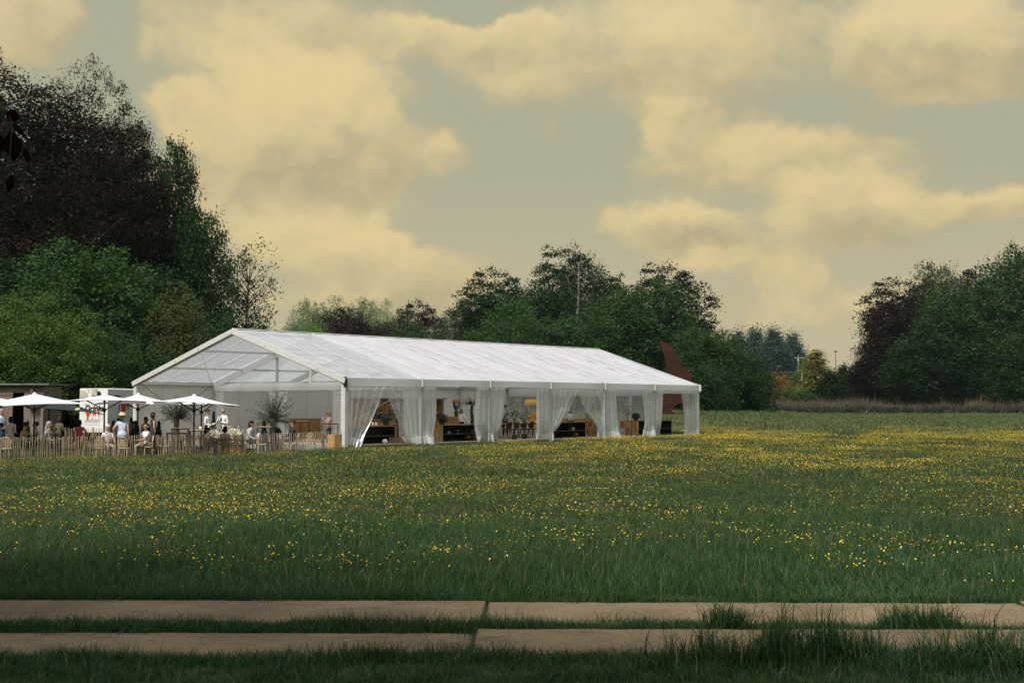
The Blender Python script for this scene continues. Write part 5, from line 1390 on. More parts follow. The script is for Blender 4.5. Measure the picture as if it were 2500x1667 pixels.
def urn():
    s = thing('drinks_urn', 'white drinks urn with black lid on the fourth bay counter', 'urn', ins(1393, 1.25, FLOOR_Z + .846), 0)
    mb = MB(); mb.box((0, 0, .03), (.36, .36, .06)); mb.build('foot', BLACK, s)
    mb = MB(); mb.lathe([(.13, .06), (.15, .09), (.15, .42), (.13, .45)], (0, 0, 0), 16); mb.build('body', WHITE, s, True)
    mb = MB(); mb.lathe([(.14, .45), (.12, .5), (.02, .53)], (0, 0, 0), 14); mb.build('lid', BLACK, s)
    mb = MB(); mb.box((0, -.18, .16), (.04, .08, .05)); mb.build('tap', BLACK, s)
urn()
mb = MB(); mb.lathe([(.03, 0), (.06, .015), (.05, .03), (.27, .04), (.3, .22), (.19, .40), (.02, .42)], (0, 0, 0), 16)
ls = thing('standing_lamp', 'cream dome lamp on a thin stand behind the fourth bay curtain', 'lamp', ins(1374, 2.4))
o = mb.build('lamp_shade', M('cream_shade', (.70, .66, .58), .8, .05, 3, trans=.3), ls, True, loc=(0, 0, 1.32 - FLOOR_Z))
mb = MB(); mb.tube([(0, 0, 0), (0, 0, 1.32 - FLOOR_Z)], .015, 6); mb.lathe([(.15, 0), (.15, .02), (.02, .04)], (0, 0, 0), 12)
o = mb.build('stand', BLACK, ls)
def wire_rack():
    s = thing('wire_rack', 'small black wire rack on the pine serving counter', 'rack', ins(1434, 3.6, FLOOR_Z + .97), TH)
    for x in (-.18, .0, .18): mb = MB(); mb.box((x, 0, .16), (.02, .02, .32)); mb.build('upright', BLACK, s)
    for z in (.02, .12, .22, .31): mb = MB(); mb.box((.09, 0, z), (.16, .14, .015)); mb.build('shelf', BLACK, s)
wire_rack()
# things on and in the counters
def simple(name, label, cat, prof, px, v, z, mat, n=12, group=None):
    mb = MB(); mb.lathe(prof, (0, 0, 0), n); o = mb.build(name, mat, None, True, loc=ins(px, v, z)); return tag(o, label, cat, group)
basket = [(.10, 0), (.15, .02), (.17, .16), (.16, .17), (.05, .10)]
BASK = M('woven_basket', (.30, .14, .05), .8, .35, 30)
S1, S2 = FLOOR_Z + .07, FLOOR_Z + .36
simple('basket', 'round brown basket on the upper shelf of the second bay counter', 'basket', basket, 1157, 1.0, S2, BASK)
simple('basket', 'brown basket on the bottom shelf, left of two in the second bay', 'basket', basket, 1141, 1.0, S1, BASK)
simple('basket', 'brown basket on the bottom shelf, right of two in the second bay', 'basket', basket, 1157, 1.0, S1, BASK)
simple('basket', 'brown basket on the bottom shelf of the fourth bay counter', 'basket', basket, 1404, 1.0, S1, BASK)
simple('bowl', 'red bowl on the bottom shelf of the fourth bay counter', 'bowl', [(.06, 0), (.14, .05), (.16, .14), (.15, .14), (.03, .05)], 1349, 1.0, S1, M('red_enamel', (.42, .05, .025), .4, .1, 5))
simple('pot', 'cream pot on the upper shelf of the fourth bay counter', 'pot', [(.08, 0), (.12, .06), (.11, .14), (.07, .17)], 1398, 1.0, FLOOR_Z + .38, M('cream_glaze', (.55, .52, .42), .4, .1, 5))
simple('cake_stand', 'pale cake stand on the shelf of the second bay counter', 'cake stand', [(.09, 0), (.02, .03), (.02, .14), (.13, .16), (.13, .175), (.02, .18)], 1118, 1.0, S2, M('pale_brass', (.40, .34, .20), .4, .1, 5))
simple('teapot', 'small pale pot on the left shelf of the second bay counter', 'pot', [(.06, 0), (.09, .04), (.08, .10), (.03, .13)], 1096, 1.0, S2, M('cream_glaze', (.55, .52, .42), .4, .1, 5))
simple('pot', 'white pot on the ground at the first bay counter', 'pot', [(.09, 0), (.13, .06), (.12, .14), (.05, .2)], 941, .62, FLOOR_Z, WHITE)
for i, px in enumerate((911, 919)):
    simple('jar', ['left', 'right'][i] + ' white jar on the first bay counter', 'jar', [(.045, 0), (.05, .01), (.05, .12), (.035, .14)], px, 1.05, CT, WHITE, group='white jars on the first bay counter')
def crate(label, px, v, L, Wd, H, mat, rows=4, z=None, rot=0.0):
    s = thing('crate', label, 'crate', ins(px, v, z), TH + rot); h = H / rows
    for r_ in range(rows):
        for k in (-1, 1):
            mb = MB(); mb.box((0, k * Wd / 2, h * (r_ + .5)), (L, .02, h - .015)); mb.build('slat', mat, s)
            mb = MB(); mb.box((k * L / 2, 0, h * (r_ + .5)), (.02, Wd - .03, h - .015)); mb.build('slat', mat, s)
    mb = MB(); mb.box((0, 0, .012), (L - .04, Wd - .04, .02)); mb.build('bottom', mat, s)
    return s
crate('brown slatted crate on the floor of the first bay', 970, .5, .62, .4, .27, WEATHERED_R)
crate('white box, left of two behind the fifth bay curtain', 1487, .3, .42, .3, .3, WHITE, 1)
crate('white box, right of two behind the fifth bay curtain', 1501, .28, .34, .3, .32, WHITE, 1)
# rolled mat in the far counter
mb = MB(); n = 16; vs = []
for x in (-.75, .75):
    for r_ in (.13, .075):
        for i in range(n): t = 2 * math.pi * i / n; vs.append((x, r_ * math.cos(t), .14 + r_ * math.sin(t)))
fs = []
for i in range(n):
    j = (i + 1) % n; fs += [(i, 2 * n + i, 2 * n + j, j), (n + i, n + j, 3 * n + j, 3 * n + i), (i, j, n + j, n + i), (2 * n + i, 3 * n + i, 3 * n + j, 2 * n + j)]
mb.add(vs, fs); o = mb.build('rolled_mat', M('coir_mat', (.30, .22, .12), .9, .2, 20), None, True, loc=ins(1590, .95, S1 + .0), rz=TH); tag(o, 'rolled tan mat on the bottom shelf of the far counter', 'mat')
# pale cloth covered table behind
s = thing('cloth_table', 'table under a pale cloth at the far end', 'table', ins(1462, 6.4), TH)
mb = MB()
def cf(a, b):
    t = a * 2 * math.pi; r_ = .55 + (.10 + .04 * math.sin(t * 9)) * b if b > 0 else .55; return (1.4 * r_ * math.cos(t), r_ * math.sin(t), .74 - .7 * b)
mb.grid(cf, 40, 5); mb.lathe([(.54, .735), (.05, .745)], (0, 0, 0), 24, 0, 1.4, 1); mb.build('cloth', M('pale_cloth', (.66, .54, .42), .9, .06, 4), s, True)
mb = MB(); mb.lathe([(.3, .0), (.05, .05), (.05, .72)], (0, 0, 0), 10); mb.build('column', BLACK, s)

# ------------------------------------------------------------------ terrace tables
def wp(px, Y, z=None): X = bx(px, Y); return Vector((X, Y, gz(X, Y) if z is None else z))
def hi_table(label, px0, px1, Y, top_y, Wd=.6, topm=None):
    x0, x1 = bx(px0, Y), bx(px1, Y); g = gz((x0 + x1) / 2, Y); return frame_table(label, Vector(((x0 + x1) / 2, Y, g)), .15, x1 - x0, Wd, zt(top_y, Y) - g, topm or PINE, 'table', 'thin black framed tables on the terrace')
hi_table('tall black framed table beside the blonde woman', 786, 826, 65.0, 1032.5)
hi_table('tall black framed table behind the man in the dark suit', 696, 733, 68.0, 1027)
hi_table('tall black framed table right of the seated dark suit', 735, 755, 68.6, 1027)
hi_table('pale topped black framed table under the first olive tree', 421, 461, 60.6, 1044.5)
hi_table('low black framed table left of the first olive trunk', 408, 456, 58.8, 1056)
hi_table('black framed table at the foot of the parasol pole', 464, 500, 60.5, 1049.5)
hi_table('black framed table in front of the woman reading', 628, 662, 60.5, 1041)
for i, (px, Y, lab) in enumerate(((100, 55.5, 'dark round table between the people by the shed'), (160, 56.5, 'dark round table in front of the red topped woman'), (318, 55.2, 'dark round table before the woman in black'), (30, 54.0, 'dark round table at the left edge'), (530, 58.2, 'dark round table between the two women at the fence'), (690, 60.6, 'dark round table before the seated dark suit'))):
    round_table(lab, wp(px, Y), .42, .72, None, 'dark round tables on the terrace')
mb = MB()
o = crate('upright pine box by the near corner post', 818, -1.1, .42, .4, .66, PINE, 1, .0)
def speaker():
    s = thing('loudspeaker', 'black loudspeaker cabinet behind the waitress', 'speaker', wp(517, 66.0), .2)
    mb = MB(); mb.box((0, 0, .98), (.36, .34, .62)); mb.build('cabinet', BLACK, s)
    for z, r_ in ((.85, .12), (1.13, .06)): mb = MB(); mb.ball((0, -.17, z), (r_, .02, r_), 12, 6); mb.build('cone', DARKG, s)
    mb = MB(); mb.tube([(0, 0, 0), (0, 0, .68)], .03, 8); mb.lathe([(.3, 0), (.28, .02), (.04, .05)], (0, 0, 0), 12); mb.build('stand', BLACK, s)
speaker()
simple_w = lambda name, label, cat, prof, px, Y, z, mat, group=None: tag(MB().lathe(prof, (0, 0, 0), 10).build(name, mat, None, True, loc=wp(px, Y, z)), label, cat, group)
BOT = M('dark_bottle_glass', (.012, .02, .012), .2, .1, 4)
bp_ = [(.037, 0), (.038, .01), (.038, .19), (.014, .25), (.014, .31)]
simple_w('bottle', 'dark wine bottle on the table by the red topped woman', 'bottle', bp_, 215, 56.5, gz(bx(215, 56.5), 56.5) + .72, BOT)
round_table('dark round table under the wine bottle', wp(215, 56.5), .34, .72, None, 'dark round tables on the terrace')
simple_w('candle_glass', 'white candle glass on the table by the parasol pole', 'candle', [(.05, 0), (.05, .14), (.04, .14)], 490, 60.5, zt(1049.5, 60.5) + .004, WHITE)
gp = [(.03, 0), (.005, .012), (.005, .09), (.035, .13), (.03, .19)]
for i, (px, Y) in enumerate(((82, 55.5), (97, 55.5), (108, 55.6))):
    simple_w('wine_glass', 'wine glass, %s of three before the man in sunglasses' % ['left', 'middle', 'right'][i], 'glass', gp, px, Y, gz(bx(px, Y), Y) + .722, GLASS, 'wine glasses on the table by the shed')

# ------------------------------------------------------------------ rusty steel sculpture: a tall profile cut from plate
def sculpture():
    Y = 138.0; P = [(1605, 823), (1616, 824), (1632, 833), (1645, 846), (1653, 858), (1659, 872), (1663, 884), (1676, 893), (1684, 900), (1691, 908), (1687, 915), (1682, 920), (1684, 935), (1676, 960), (1668, 974), (1651, 980), (1642, 990), (1638, 1004), (1618, 1004), (1619, 985), (1621, 960), (1625, 935), (1629, 905), (1626, 880), (1620, 855), (1613, 838)]
    base = at(1628, 1004, Y); s = thing('steel_sculpture', 'tall rust brown steel sculpture rising behind the far end of the marquee', 'sculpture', (base.x, Y, base.z), .12)
    k = Y / FPX
    mb = MB(); mb.prism([((x - 1628) * k, (1004 - y) * k - .3) for x, y in P], .35, lambda x, y, q: (x, -.2 + .4 * q, y)); mb.build('plate', RUST, s)
    mb = MB(); mb.box((0, 0, -.22), (1.5, 1.4, .3)); mb.build('base_plate', RUST, s)
sculpture()

# ------------------------------------------------------------------ poles, wires, lamps at the far field end
def pole(name, label, cat, px, Y, top, r=.12, arms=None, mat=BARK_P):
    X = bx(px, Y); g = gz(X, Y); s = thing(name, label, cat, (X, Y, g)); H = zt(top, Y) - g
    mb = MB(); mb.tube([(0, 0, -.2), (0, 0, H)], [r * 1.2, r * .8], 7); mb.build('post', mat, s); return s, H
s, H = pole('utility_pole', 'pale wooden utility pole in front of the blue green poplars', 'pole', 1950, 290, 866, .085)
mb = MB(); mb.box((0, 0, H - .6), (1.8, .14, .14)); mb.build('crossarm', BARK_P, s)
mb = MB(); mb.ball((0, 0, H - 1.2), (.18, .18, .5), 8, 5); mb.build('transformer', ALU, s)
for i, py in enumerate((907, 919)):
    a, b = at(1870, py, 292), at(1950, py + .5, 290); mb = MB(); mb.tube([a, a.lerp(b, .5) - Vector((0, 0, .15)), b], .022, 4)
    o = mb.build('overhead_wire', ALU, None); tag(o, ['upper', 'lower'][i] + ' overhead wire left of the utility pole', 'wire')
pole('metal_post', 'thin pale post right of the utility pole', 'pole', 1958.5, 272, 908, .07, mat=ALU_W)
s, H = pole('globe_lamp', 'lamp post with a white globe beside the orange tree', 'lamp', 1921, 262, 936, .06, mat=ALU)
mb = MB(); mb.ball((.15, 0, H + .15), .25, 12, 8); mb.build('globe', WHITE, s, True)
s, H = pole('flood_light_mast', 'thin mast with a small lamp head above the dark thujas', 'lamp', 2041.5, 330, 858, .09, mat=DARKG)
mb = MB(); mb.box((0, 0, H), (.7, .4, .25)); mb.build('lamp_head', DARKG, s)

# ------------------------------------------------------------------ people
SKIN = M('skin', (.48, .27, .18), .6, .08, 8); SKIN_D = M('tanned_skin', (.36, .19, .12), .6, .08, 8)
EYE = M('eye_dark', (.02, .015, .012), .4, .1, 8); LIP = M('lips', (.30, .09, .07), .5, .1, 8)
_cl = {}
def cloth(c):
    k = tuple(round(x, 3) for x in c)
    if k not in _cl: _cl[k] = M('cloth_%d' % len(_cl), c, .9, .14, 14)
    return _cl[k]
HAIRC = {'black': (.012, .010, .010), 'brown': (.05, .028, .016), 'blond': (.36, .24, .12), 'grey': (.30, .28, .25), 'white': (.62, .54, .44), 'ginger': (.28, .13, .05)}
ARM = {'down': ((.06, .02, -.28), (.07, -.05, -.53)), 'waist': ((.05, .0, -.28), (-.06, -.26, -.30)), 'table': ((.06, -.14, -.23), (-.02, -.38, -.24)), 'chin': ((.03, -.14, -.26), (-.12, -.20, .04)),
       'cross': ((.09, -.02, -.27), (-.20, -.19, -.22)), 'reach': ((.04, -.24, -.10), (.0, -.50, -.12)), 'tray': ((.07, -.02, -.28), (.02, -.30, -.24)), 'up': ((.05, -.16, -.2), (-.08, -.28, .0)), 'side': ((.16, .02, -.22), (.12, -.08, -.44))}
PENDING = []
def person(label, px, Y, top_y, face, pose='stand', arms=('down', 'down'), lean=0.0, top=(.5, .5, .5), legs=(.03, .03, .04), hair=('short', 'brown'), sleeve='long', skin=None, skirt=None, extra=None, base=None, loc=None, chair=None, child=1.0, slim=1.0, turn=0.0):
    if loc is None:
        X = bx(px, Y); zb = gz(X, Y) if base is None else base; loc = Vector((X, Y, zb))
    full = 1.765 if pose == 'stand' else 1.285
    full_l = full - (1 - math.cos(R(lean))) * .8
    k = min(max((zt(top_y, loc.y) - loc.z) / full_l, .6), 1.1) if top_y else child
    s = thing('person', label, 'person', loc, R(face)); s.scale = (k, k, k)
    sit = pose == 'sit'; pz = .50 if sit else .95
    L = R(lean)
    def up(p):                                   # upper body: lean forward about the pelvis
        x, y, z = p[0], p[1], p[2] - .95
        return Vector((x, y * math.cos(L) - z * math.sin(L), pz + y * math.sin(L) + z * math.cos(L)))
    def hd(p):                                   # head: also turned on the neck, kept level
        x, y = p[0], p[1]; t = R(turn); q = Vector((x * math.cos(t) - y * math.sin(t), x * math.sin(t) + y * math.cos(t), p[2]))
        a = L * .35; z = q.z - 1.48; q = Vector((q.x, q.y * math.cos(a) - z * math.sin(a), 1.48 + q.y * math.sin(a) + z * math.cos(a)))
        n0 = up((0, .01, 1.48)); return q - Vector((0, .01, 1.48)) + n0
    V, E, Rd, seg = [], [], [], []
    def v(p, r): V.append(Vector(p)); Rd.append(r); return len(V) - 1
    def e(a, b, m): E.append((a, b)); seg.append((a, b, m))
    f = slim
    pel = v((0, 0, pz), .128 * f); wa = v(up((0, 0, 1.10)), .118 * f); ch = v(up((0, .0, 1.28)), .132 * f); nb = v(up((0, .01, 1.43)), .085); nk = v(up((0, .005, 1.50)), .052)
    h1 = v(hd((0, -.015, 1.565)), .066); h2 = v(hd((0, -.012, 1.645)), .088); h3 = v(hd((0, -.002, 1.715)), .062)
    e(pel, wa, 'legs' if False else 'top'); e(wa, ch, 'top'); e(ch, nb, 'top'); e(nb, nk, 'skin'); e(nk, h1, 'skin'); e(h1, h2, 'skin'); e(h2, h3, 'skin')
    hands = []
    for sd, an in ((1, arms[0]), (-1, arms[1])):
        el, ha = ARM[an] if isinstance(an, str) else an
        sh0 = (sd * .165, .01, 1.385); S = v(up(sh0), .072 * f)
        P = lambda o: up((sh0[0] + sd * o[0], sh0[1] + o[1], sh0[2] + o[2]))
        mid = v(P([x * .5 for x in el]), .056); el_ = v(P(el), .044); wr = v(P([el[i] * .12 + ha[i] * .88 for i in range(3)]), .030); hn = v(P(ha), .034)
        e(ch, S, 'top'); e(S, mid, 'top' if sleeve != 'none' else 'skin'); e(mid, el_, 'top' if sleeve == 'long' else 'skin'); e(el_, wr, 'top' if sleeve == 'long' else 'skin'); e(wr, hn, 'skin')
        d = (V[hn] - V[wr]).normalized(); hands.append((V[hn].copy(), d, sd))
    lm = 'legs'
    for sd in (1, -1):
        if sit:
            hp = v((sd * .085, -.05, pz - .01), .098); kn = v((sd * .11, -.44, pz - .01), .066); an_ = v((sd * .11, -.42, .10), .043); to = v((sd * .12, -.57, .045), .036)
        else:
            hp = v((sd * .085, 0, .88), .098); kn = v((sd * .09, -.015 - .02 * (sd > 0), .50), .064); an_ = v((sd * .095, .015, .09), .042); to = v((sd * .115, -.13, .04), .036)
        e(pel, hp, 'legs'); e(hp, kn, lm); e(kn, an_, 'skin' if skirt else lm); e(an_, to, 'shoe')
    me = bpy.data.meshes.new('body'); me.from_pydata(V, E, []); o = linked('body', me, s)
    md = o.modifiers.new('skin', 'SKIN'); md.use_smooth_shade = True
    lay = me.skin_vertices[0].data
    for i, r_ in enumerate(Rd): lay[i].radius = (r_, r_); lay[i].use_root = (i == 0)
    sb = o.modifiers.new('sub', 'SUBSURF'); sb.levels = sb.render_levels = 1
    sk = skin or SKIN
    PENDING.append((o, [(V[a].copy(), V[b].copy(), Rd[a], Rd[b], m) for a, b, m in seg], {'skin': sk, 'top': cloth(top), 'legs': cloth(legs), 'shoe': cloth((.03, .025, .02))}, hands, hd))
    # hair
    st, hc = hair
    if st != 'none':
        hm = cloth(HAIRC[hc]); mb = MB()
        if st == 'bald': mb.ball((0, .035, 1.615), (.088, .085, .05), 12, 6)
        else: mb.ball((0, .022, 1.678), (.097, .108, .092), 12, 7)
        if st in ('bob', 'long'): mb.ball((0, .045, 1.60), (.105, .088, .12), 12, 7)
        if st == 'long': mb.ball((0, .085, 1.46), (.115, .07, .20), 12, 7)
        if st == 'bun': mb.ball((0, .12, 1.70), (.05, .05, .05), 8, 5)
        if st == 'pony': mb.ball((0, .12, 1.56), (.04, .045, .13), 8, 5)
        mb.v = [tuple(hd(p)) for p in mb.v]; mb.build('hair', hm, s, True)
    if skirt:
        mb = MB()
        if sit: mb.ball((0, -.18, pz), (.21, .34, .12), 12, 7)
        else: mb.lathe([(.19, skirt[1]), (.17, (skirt[1] + 1.0) / 2), (.155, .96), (.128, 1.08)], (0, 0, 0), 14, 0, 1.1, .85)
        mb.build('skirt', cloth(skirt[0]), s, True)
    for x in (extra or ()):
        kind = x[0]; mb = MB(); F = up
        if kind == 'hat': mb.lathe([(.24, 1.665), (.25, 1.675), (.12, 1.69), (.115, 1.75), (.09, 1.80), (.02, 1.81)], (0, .01, 0), 18, 0, 1, 1.05); F = hd; m = cloth((.55, .45, .28))
        elif kind == 'cap': mb.lathe([(.1, 1.68), (.1, 1.73), (.02, 1.765)], (0, .01, 0), 12); mb.box((0, -.13, 1.69), (.13, .1, .015)); F = hd; m = cloth(x[1])
        elif kind == 'glasses': mb.box((0, -.105, 1.645), (.15, .02, .036)); mb.box((.075, -.05, 1.65), (.01, .1, .012)); mb.box((-.075, -.05, 1.65), (.01, .1, .012)); F = hd; m = EYE
        elif kind == 'tie': mb.add([(-.018, -.145, 1.43), (.018, -.145, 1.43), (.03, -.155, 1.15), (0, -.155, 1.1), (-.03, -.155, 1.15)], [(0, 4, 3, 2, 1)]); m = BLACK
        elif kind == 'strap': mb.tube([(.14, -.08, 1.42), (.05, -.16, 1.25), (-.10, -.16, 1.05), (-.19, -.05, .95)], .022, 5); mb.box((-.23, .0, .9), (.1, .26, .2)); m = BLACK
        elif kind == 'jacket': mb.lathe([(.17, .92), (.165, 1.1), (.185, 1.28), (.15, 1.40), (.09, 1.45)], (0, .02, 0), 14, 0, 1.12, .86); m = cloth(x[1])
        elif kind == 'hem': mb.lathe([(.185, .80), (.165, .95), (.14, 1.1)], (0, 0, 0), 14, 0, 1.08, .85); m = cloth(x[1])
        elif kind == 'cup': h = hands[0][0] + hands[0][1] * .07; mb.lathe([(.02, -.04), (.035, -.03), (.045, .04), (.04, .045)], h, 10); F = Vector; m = WHITE
        elif kind == 'tray': h = hands[0][0]; mb.lathe([(.19, .03), (.2, .045), (.19, .05)], (h.x - .1, h.y - .05, h.z), 18); F = Vector; m = BLACK
        elif kind == 'paper': h = (hands[0][0] + hands[1][0]) / 2; mb.box((h.x, h.y - .05, h.z + .06), (.24, .012, .3)); F = Vector; m = WHITE
        mb.v = [tuple(F(p)) for p in mb.v]; nm = {'hat': 'straw_hat', 'cup': 'cup', 'tray': 'tray', 'paper': 'menu', 'strap': 'shoulder_bag', 'glasses': 'sunglasses', 'hem': 'shirt_tail'}.get(kind, kind)
        if kind in ('cup', 'tray', 'paper'):
            # held things stand on their own: placed where the hands are
            mw = Matrix.LocRotScale(loc, Euler((0, 0, R(face))), Vector((k, k, k))); mb.v = [tuple(mw @ Vector(p)) for p in mb.v]
            tag(mb.build(nm, m, None, True), {'cup': 'white cup held by the ', 'tray': 'round black tray held by the ', 'paper': 'white menu held by the '}[kind] + x[1], nm)
        else: mb.build(nm, m, s, True)
    if chair: cane_chair(chair, loc + Vector((math.sin(R(face)) * -.03, math.cos(R(face)) * .03, 0)), R(face))
    return s

def finish_people():
    dg = bpy.context.evaluated_depsgraph_get()
    for o, seg, mats, hands, hd in PENDING:
        ev = o.evaluated_get(dg); me = bpy.data.meshes.new_from_object(ev)
        n = len(me.vertices); co = np.empty(n * 3); me.vertices.foreach_get('co', co); co = co.reshape(-1, 3).tolist()
        fc = [tuple(p.vertices) for p in me.polygons]
        cen = np.array([p.center for p in me.polygons])
        best = np.full(len(cen), 1e9); keys = list(mats); mi = np.zeros(len(cen), int)
        for a, b, ra, rb, m in seg:
            a_, b_ = np.array(a), np.array(b); ab = b_ - a_; t = np.clip(((cen - a_) @ ab) / max(ab @ ab, 1e-9), 0, 1)
            d = np.linalg.norm(cen - (a_ + t[:, None] * ab), axis=1) - (ra + (rb - ra) * t)
            w = d < best; best[w] = d[w]; mi[w] = keys.index(m)
        mb = MB(); mb.v = [tuple(c) for c in co]; mb.f = fc; mb.m = mi.tolist()
        nf = len(mb.v)
        sk = keys.index('skin')
        mb.ball((0, -.115, 1.625), (.014, .022, .022), 6, 4, sk)
        for sx in (-1, 1): mb.ball((sx * .088, .005, 1.635), (.012, .022, .032), 6, 4, sk); mb.ball((sx * .034, -.094, 1.65), (.012, .008, .008), 6, 4, 4)
        mb.box((0, -.097, 1.585), (.045, .012, .012), 0, 5)
        mb.v[nf:] = [tuple(hd(p)) for p in mb.v[nf:]]
        for p, d, sd in hands:
            s_ = d.cross(Vector((0, 0, 1)));  s_ = s_.normalized() if s_.length > .1 else Vector((1, 0, 0)); nn = s_.cross(d)
            for q, (off, ln) in enumerate(((-.026, .070), (-.009, .082), (.009, .076), (.026, .058))):
                b0 = p + s_ * off + d * .012; mb.tube([b0, b0 + d * ln * .55, b0 + d * ln * .95 - nn * ln * .3], [.0095, .009, .006], 5, sk)
            b0 = p + s_ * (.032 * sd); mb.tube([b0 - d * .02, b0 + s_ * (.02 * sd) + d * .02, b0 + s_ * (.022 * sd) + d * .05], [.011, .010, .007], 5, sk)
        o.modifiers.clear()
        o.data = mb.mesh('body', [mats[k_] for k_ in keys] + [EYE, LIP], True)

W_, BLU, CRM, BLK = (.76, .75, .74), (.42, .52, .68), (.66, .60, .52), (.02, .02, .022)
P = person
# left of the terrace
P('man in pale blue shirt standing at the left edge', 4, 59, 987, 60, 'stand', ('down', 'waist'), 0, (.46, .54, .70), (.05, .06, .10), ('short', 'grey'), 'long', turn=-10)
P('dark haired child in a blue top at the left edge', 6, 54.6, 1034, -60, 'sit', ('table', 'table'), 6, (.12, .22, .42), (.10, .12, .2), ('short', 'black'), 'short', chair='cane chair under the child in blue')
P('woman with black hair in a cream cardigan seen from behind', 27, 55.5, 1016, 165, 'stand', ('waist', 'waist'), 4, CRM, CRM, ('bob', 'black'), 'long', skirt=((.60, .52, .44), .55))
P('man in a mustard brown sweater reaching across the table', 55, 54.2, 1027, 80, 'sit', ('reach', 'table'), 14, (.34, .24, .12), (.03, .03, .03), ('short', 'black'), 'long', SKIN_D, chair='cane chair under the man in the mustard sweater')
P('man with sunglasses and grey shirt in front of the shed', 91, 56.6, 1025, -75, 'sit', ('table', 'table'), 4, (.34, .36, .33), (.05, .05, .06), ('short', 'brown'), 'short', extra=[('glasses',)], chair='cane chair under the man in sunglasses by the shed')
P('woman with long grey brown hair in a grey jacket', 120, 57.0, 1020, 70, 'sit', ('table', 'waist'), 2, (.30, .28, .27), (.04, .04, .05), ('long', 'grey'), 'long', chair='cane chair under the woman with long hair')
P('person in a dark brown coat seen from behind', 144, 59.5, 1017, 170, 'stand', ('waist', 'waist'), 8, (.11, .095, .075), (.04, .04, .04), ('bob', 'brown'), 'long')
P('person bending low in dark clothes left of the red top', 150, 55.8, 1045, -70, 'sit', ('table', 'table'), 26, (.07, .075, .08), (.05, .05, .06), ('short', 'grey'), 'long', chair='cane chair under the bending person in dark clothes')
P('woman in a sleeveless red top with short black hair', 195, 54.6, 1024, 190, 'stand', ('down', 'side'), 0, (.44, .07, .11), (.05, .02, .03), ('bob', 'black'), 'none', skirt=((.42, .08, .12), .55))
P('old woman with white hair in a pale blouse', 263, 55.0, 1037, 35, 'sit', ('table', 'down'), 6, (.66, .60, .60), (.40, .28, .24), ('bob', 'white'), 'short', chair='cane chair under the white haired old woman')
P('man in a straw hat and pale blue checked shirt', 299, 54.4, 1009, 195, 'stand', ('side', 'down'), 10, (.44, .50, .60), (.02, .02, .03), ('short', 'grey'), 'short', extra=[('hat',), ('hem', (.44, .50, .60))], slim=1.15)
P('person half hidden behind the man in the straw hat', 291, 58.5, 1020, 0, 'stand', ('waist', 'waist'), 6, (.45, .42, .40), (.05, .05, .06), ('short', 'brown'), 'short')
P('woman in black with long black hair leaning to the left', 334, 56.0, 1027, -95, 'sit', ('reach', 'table'), 6, BLK, BLK, ('long', 'black'), 'long', SKIN_D, chair='cane chair under the woman in black with long hair', slim=1.12)
P('bald man in a white t-shirt on the terrace', 358, 55.0, 1034, -55, 'sit', ('table', 'down'), 3, W_, (.30, .24, .18), ('bald', 'grey'), 'short', SKIN_D, chair='cane chair under the bald man in white', slim=1.1)
P('woman with dark curly hair behind the bald man', 357, 59.0, 1017, -20, 'stand', ('waist', 'waist'), 4, (.22, .10, .09), (.05, .05, .06), ('bob', 'black'), 'long', SKIN_D)
P('woman in a dark dress standing before the grey tent wall', 375, 62.0, 1005, 120, 'stand', ('down', 'down'), 0, (.035, .038, .055), (.035, .038, .055), ('bob', 'brown'), 'none', skirt=((.035, .038, .055), .5))
P('waitress in white blouse and long black skirt', 507, 64.5, 997.5, 75, 'stand', ('tray', 'waist'), 2, W_, BLK, ('bun', 'brown'), 'long', skirt=(BLK, .3))
P('waiter in white shirt and black tie holding his chin', 544, 66.0, 994.5, -20, 'stand', ('cross', 'chin'), 0, W_, BLK, ('bald', 'black'), 'long', extra=[('tie',)], slim=1.08)
P('woman in a white t-shirt with sunglasses seated at the fence', 505, 58.0, 1044, 75, 'sit', ('reach', 'table'), 4, (.70, .62, .62), (.14, .20, .30), ('long', 'black'), 'short', extra=[('glasses',)], chair='cane chair under the woman in white with sunglasses')
P('person with short black hair in a beige top seen from behind', 550, 58.4, 1042, 185, 'sit', ('table', 'table'), 2, (.62, .46, .36), (.2, .15, .1), ('bob', 'black'), 'long', chair='cane chair under the person in beige seen from behind', slim=1.12)
P('woman reading in a black and white jacket', 608, 60.0, 1024, 70, 'sit', ('table', 'table'), 12, (.45, .45, .44), BLK, ('bob', 'black'), 'long', extra=[('paper', 'woman reading in the black and white jacket')], chair='cane chair under the woman reading')
P('man in a dark suit seen from behind at the olive trunk', 672, 62.8, 1024, 170, 'sit', ('waist', 'side'), 0, (.030, .038, .042), BLK, ('short', 'grey'), 'long', chair='cane chair under the man at the olive trunk', slim=1.2)
P('man in a dark suit seated looking left', 716, 62.2, 1021, -70, 'sit', ('table', 'table'), 3, (.028, .03, .028), BLK, ('short', 'brown'), 'long', chair='cane chair under the man in the dark suit looking left', slim=1.12)
P('blonde woman with sunglasses at the tall table holding a cup', 803, 66.4, 1002.5, -60, 'stand', ('up', 'waist'), 2, (.60, .42, .36), (.03, .035, .04), ('bob', 'blond'), 'long', extra=[('glasses',), ('cup', 'blonde woman at the tall table')], slim=.95)
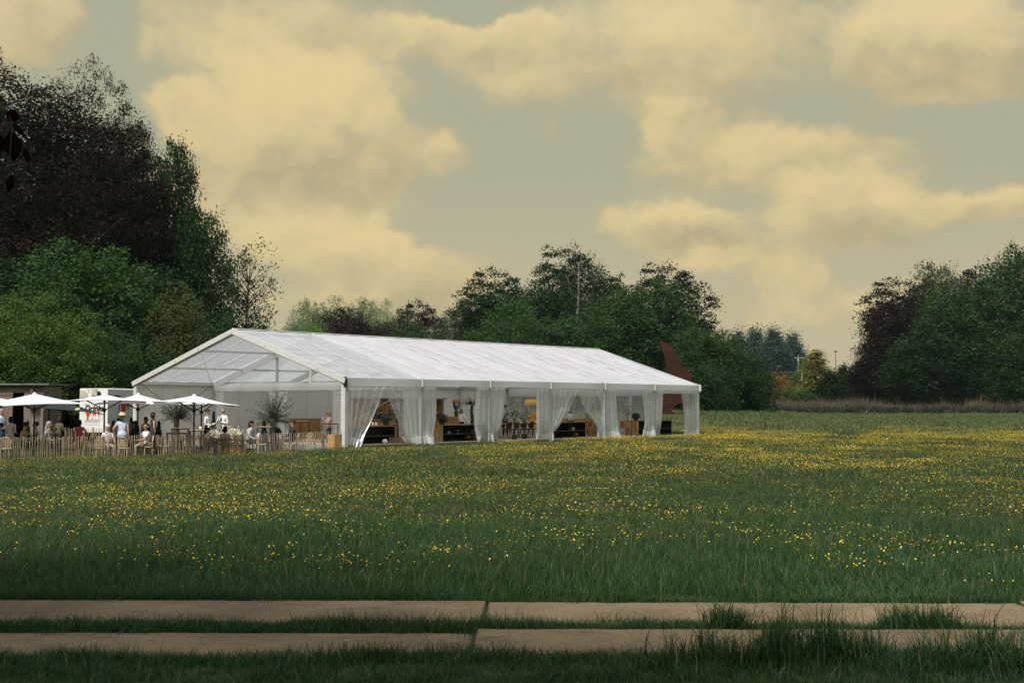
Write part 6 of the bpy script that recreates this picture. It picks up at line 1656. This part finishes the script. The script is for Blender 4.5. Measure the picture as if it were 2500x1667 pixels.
# inside the marquee
def inp(px, v): q = ins(px, v); return q
P('barman in black behind the brown bar', 1067, 0, 998.5, -10, 'stand', ('waist', 'waist'), 6, BLK, BLK, ('short', 'brown'), 'long', loc=inp(1067, 8.1))
P('woman in black at the bar in the first bay', 929, 0, 999, 10, 'stand', ('table', 'waist'), 8, BLK, BLK, ('bob', 'black'), 'long', loc=inp(929, 7.4))
P('ginger haired woman in a white blouse seen from behind', 1127, 0, 998.5, 160, 'stand', ('waist', 'side'), 2, W_, BLK, ('bob', 'ginger'), 'long', loc=inp(1127, 6.0))
P('man in a grey shirt with a shoulder bag strap', 1234, 0, 987.5, 5, 'stand', ('up', 'side'), 0, (.36, .38, .39), BLK, ('short', 'brown'), 'short', extra=[('strap',)], loc=inp(1234, 4.9), slim=1.05)
# far walkers
P('far walker in white under the right hand trees', 2314, 258, 961, 90, 'stand', ('waist', 'down'), 0, W_, (.45, .42, .38), ('short', 'white'), 'long')
P('far walker in a pink shirt under the right hand trees', 2324, 258, 963, 10, 'stand', ('side', 'side'), 0, (.62, .30, .32), (.06, .08, .07), ('short', 'grey'), 'long', slim=1.2)
finish_people()

# pairs of empty cane chairs seen through the fence
for i, (px, Y, rot, lab) in enumerate(((15, 53.2, 20, 'empty cane chair at the left end of the fence'), (175, 54.6, 150, 'empty cane chair left of the red topped woman'), (246, 54.2, 200, 'empty cane chair left of the old woman'), (305, 53.9, 175, 'empty cane chair with woven back below the straw hat'),
                                       (400, 56.0, 90, 'empty cane chair right of the bald man'), (440, 57.2, 185, 'empty cane chair below the first olive tree'), (470, 57.4, 170, 'empty cane chair left of the parasol pole at the fence'), (585, 58.8, 190, 'empty cane chair right of the beige top'),
                                       (640, 59.4, 100, 'empty cane chair right of the woman reading'), (760, 61.0, 180, 'empty cane chair left of the upright pine box'))):
    cane_chair(lab, wp(px, Y), R(rot))

# ------------------------------------------------------------------ thin summer haze: the air itself
def build_haze():
    m = bpy.data.materials.new('haze_air'); m.use_nodes = True; t = NT(m.node_tree)
    t.n.remove(t.n['Principled BSDF'])
    pv = t.new('ShaderNodeVolumePrincipled'); pv.inputs['Color'].default_value = (.80, .90, .95, 1); pv.inputs['Density'].default_value = HAZE; pv.inputs['Anisotropy'].default_value = .2
    t.l.new(pv.outputs[0], t.n['Material Output'].inputs['Volume'])
    mb = MB(); x0, x1, y0, y1, z0, z1 = -1600, 1600, -100, 2700, -3, 42
    mb.box(((x0 + x1) / 2, (y0 + y1) / 2, (z0 + z1) / 2), (x1 - x0, y1 - y0, z1 - z0))
    tag(mb.build('haze', m), 'thin pale haze in the air over the meadow', kind='stuff')
HAZE = .00008
build_haze()
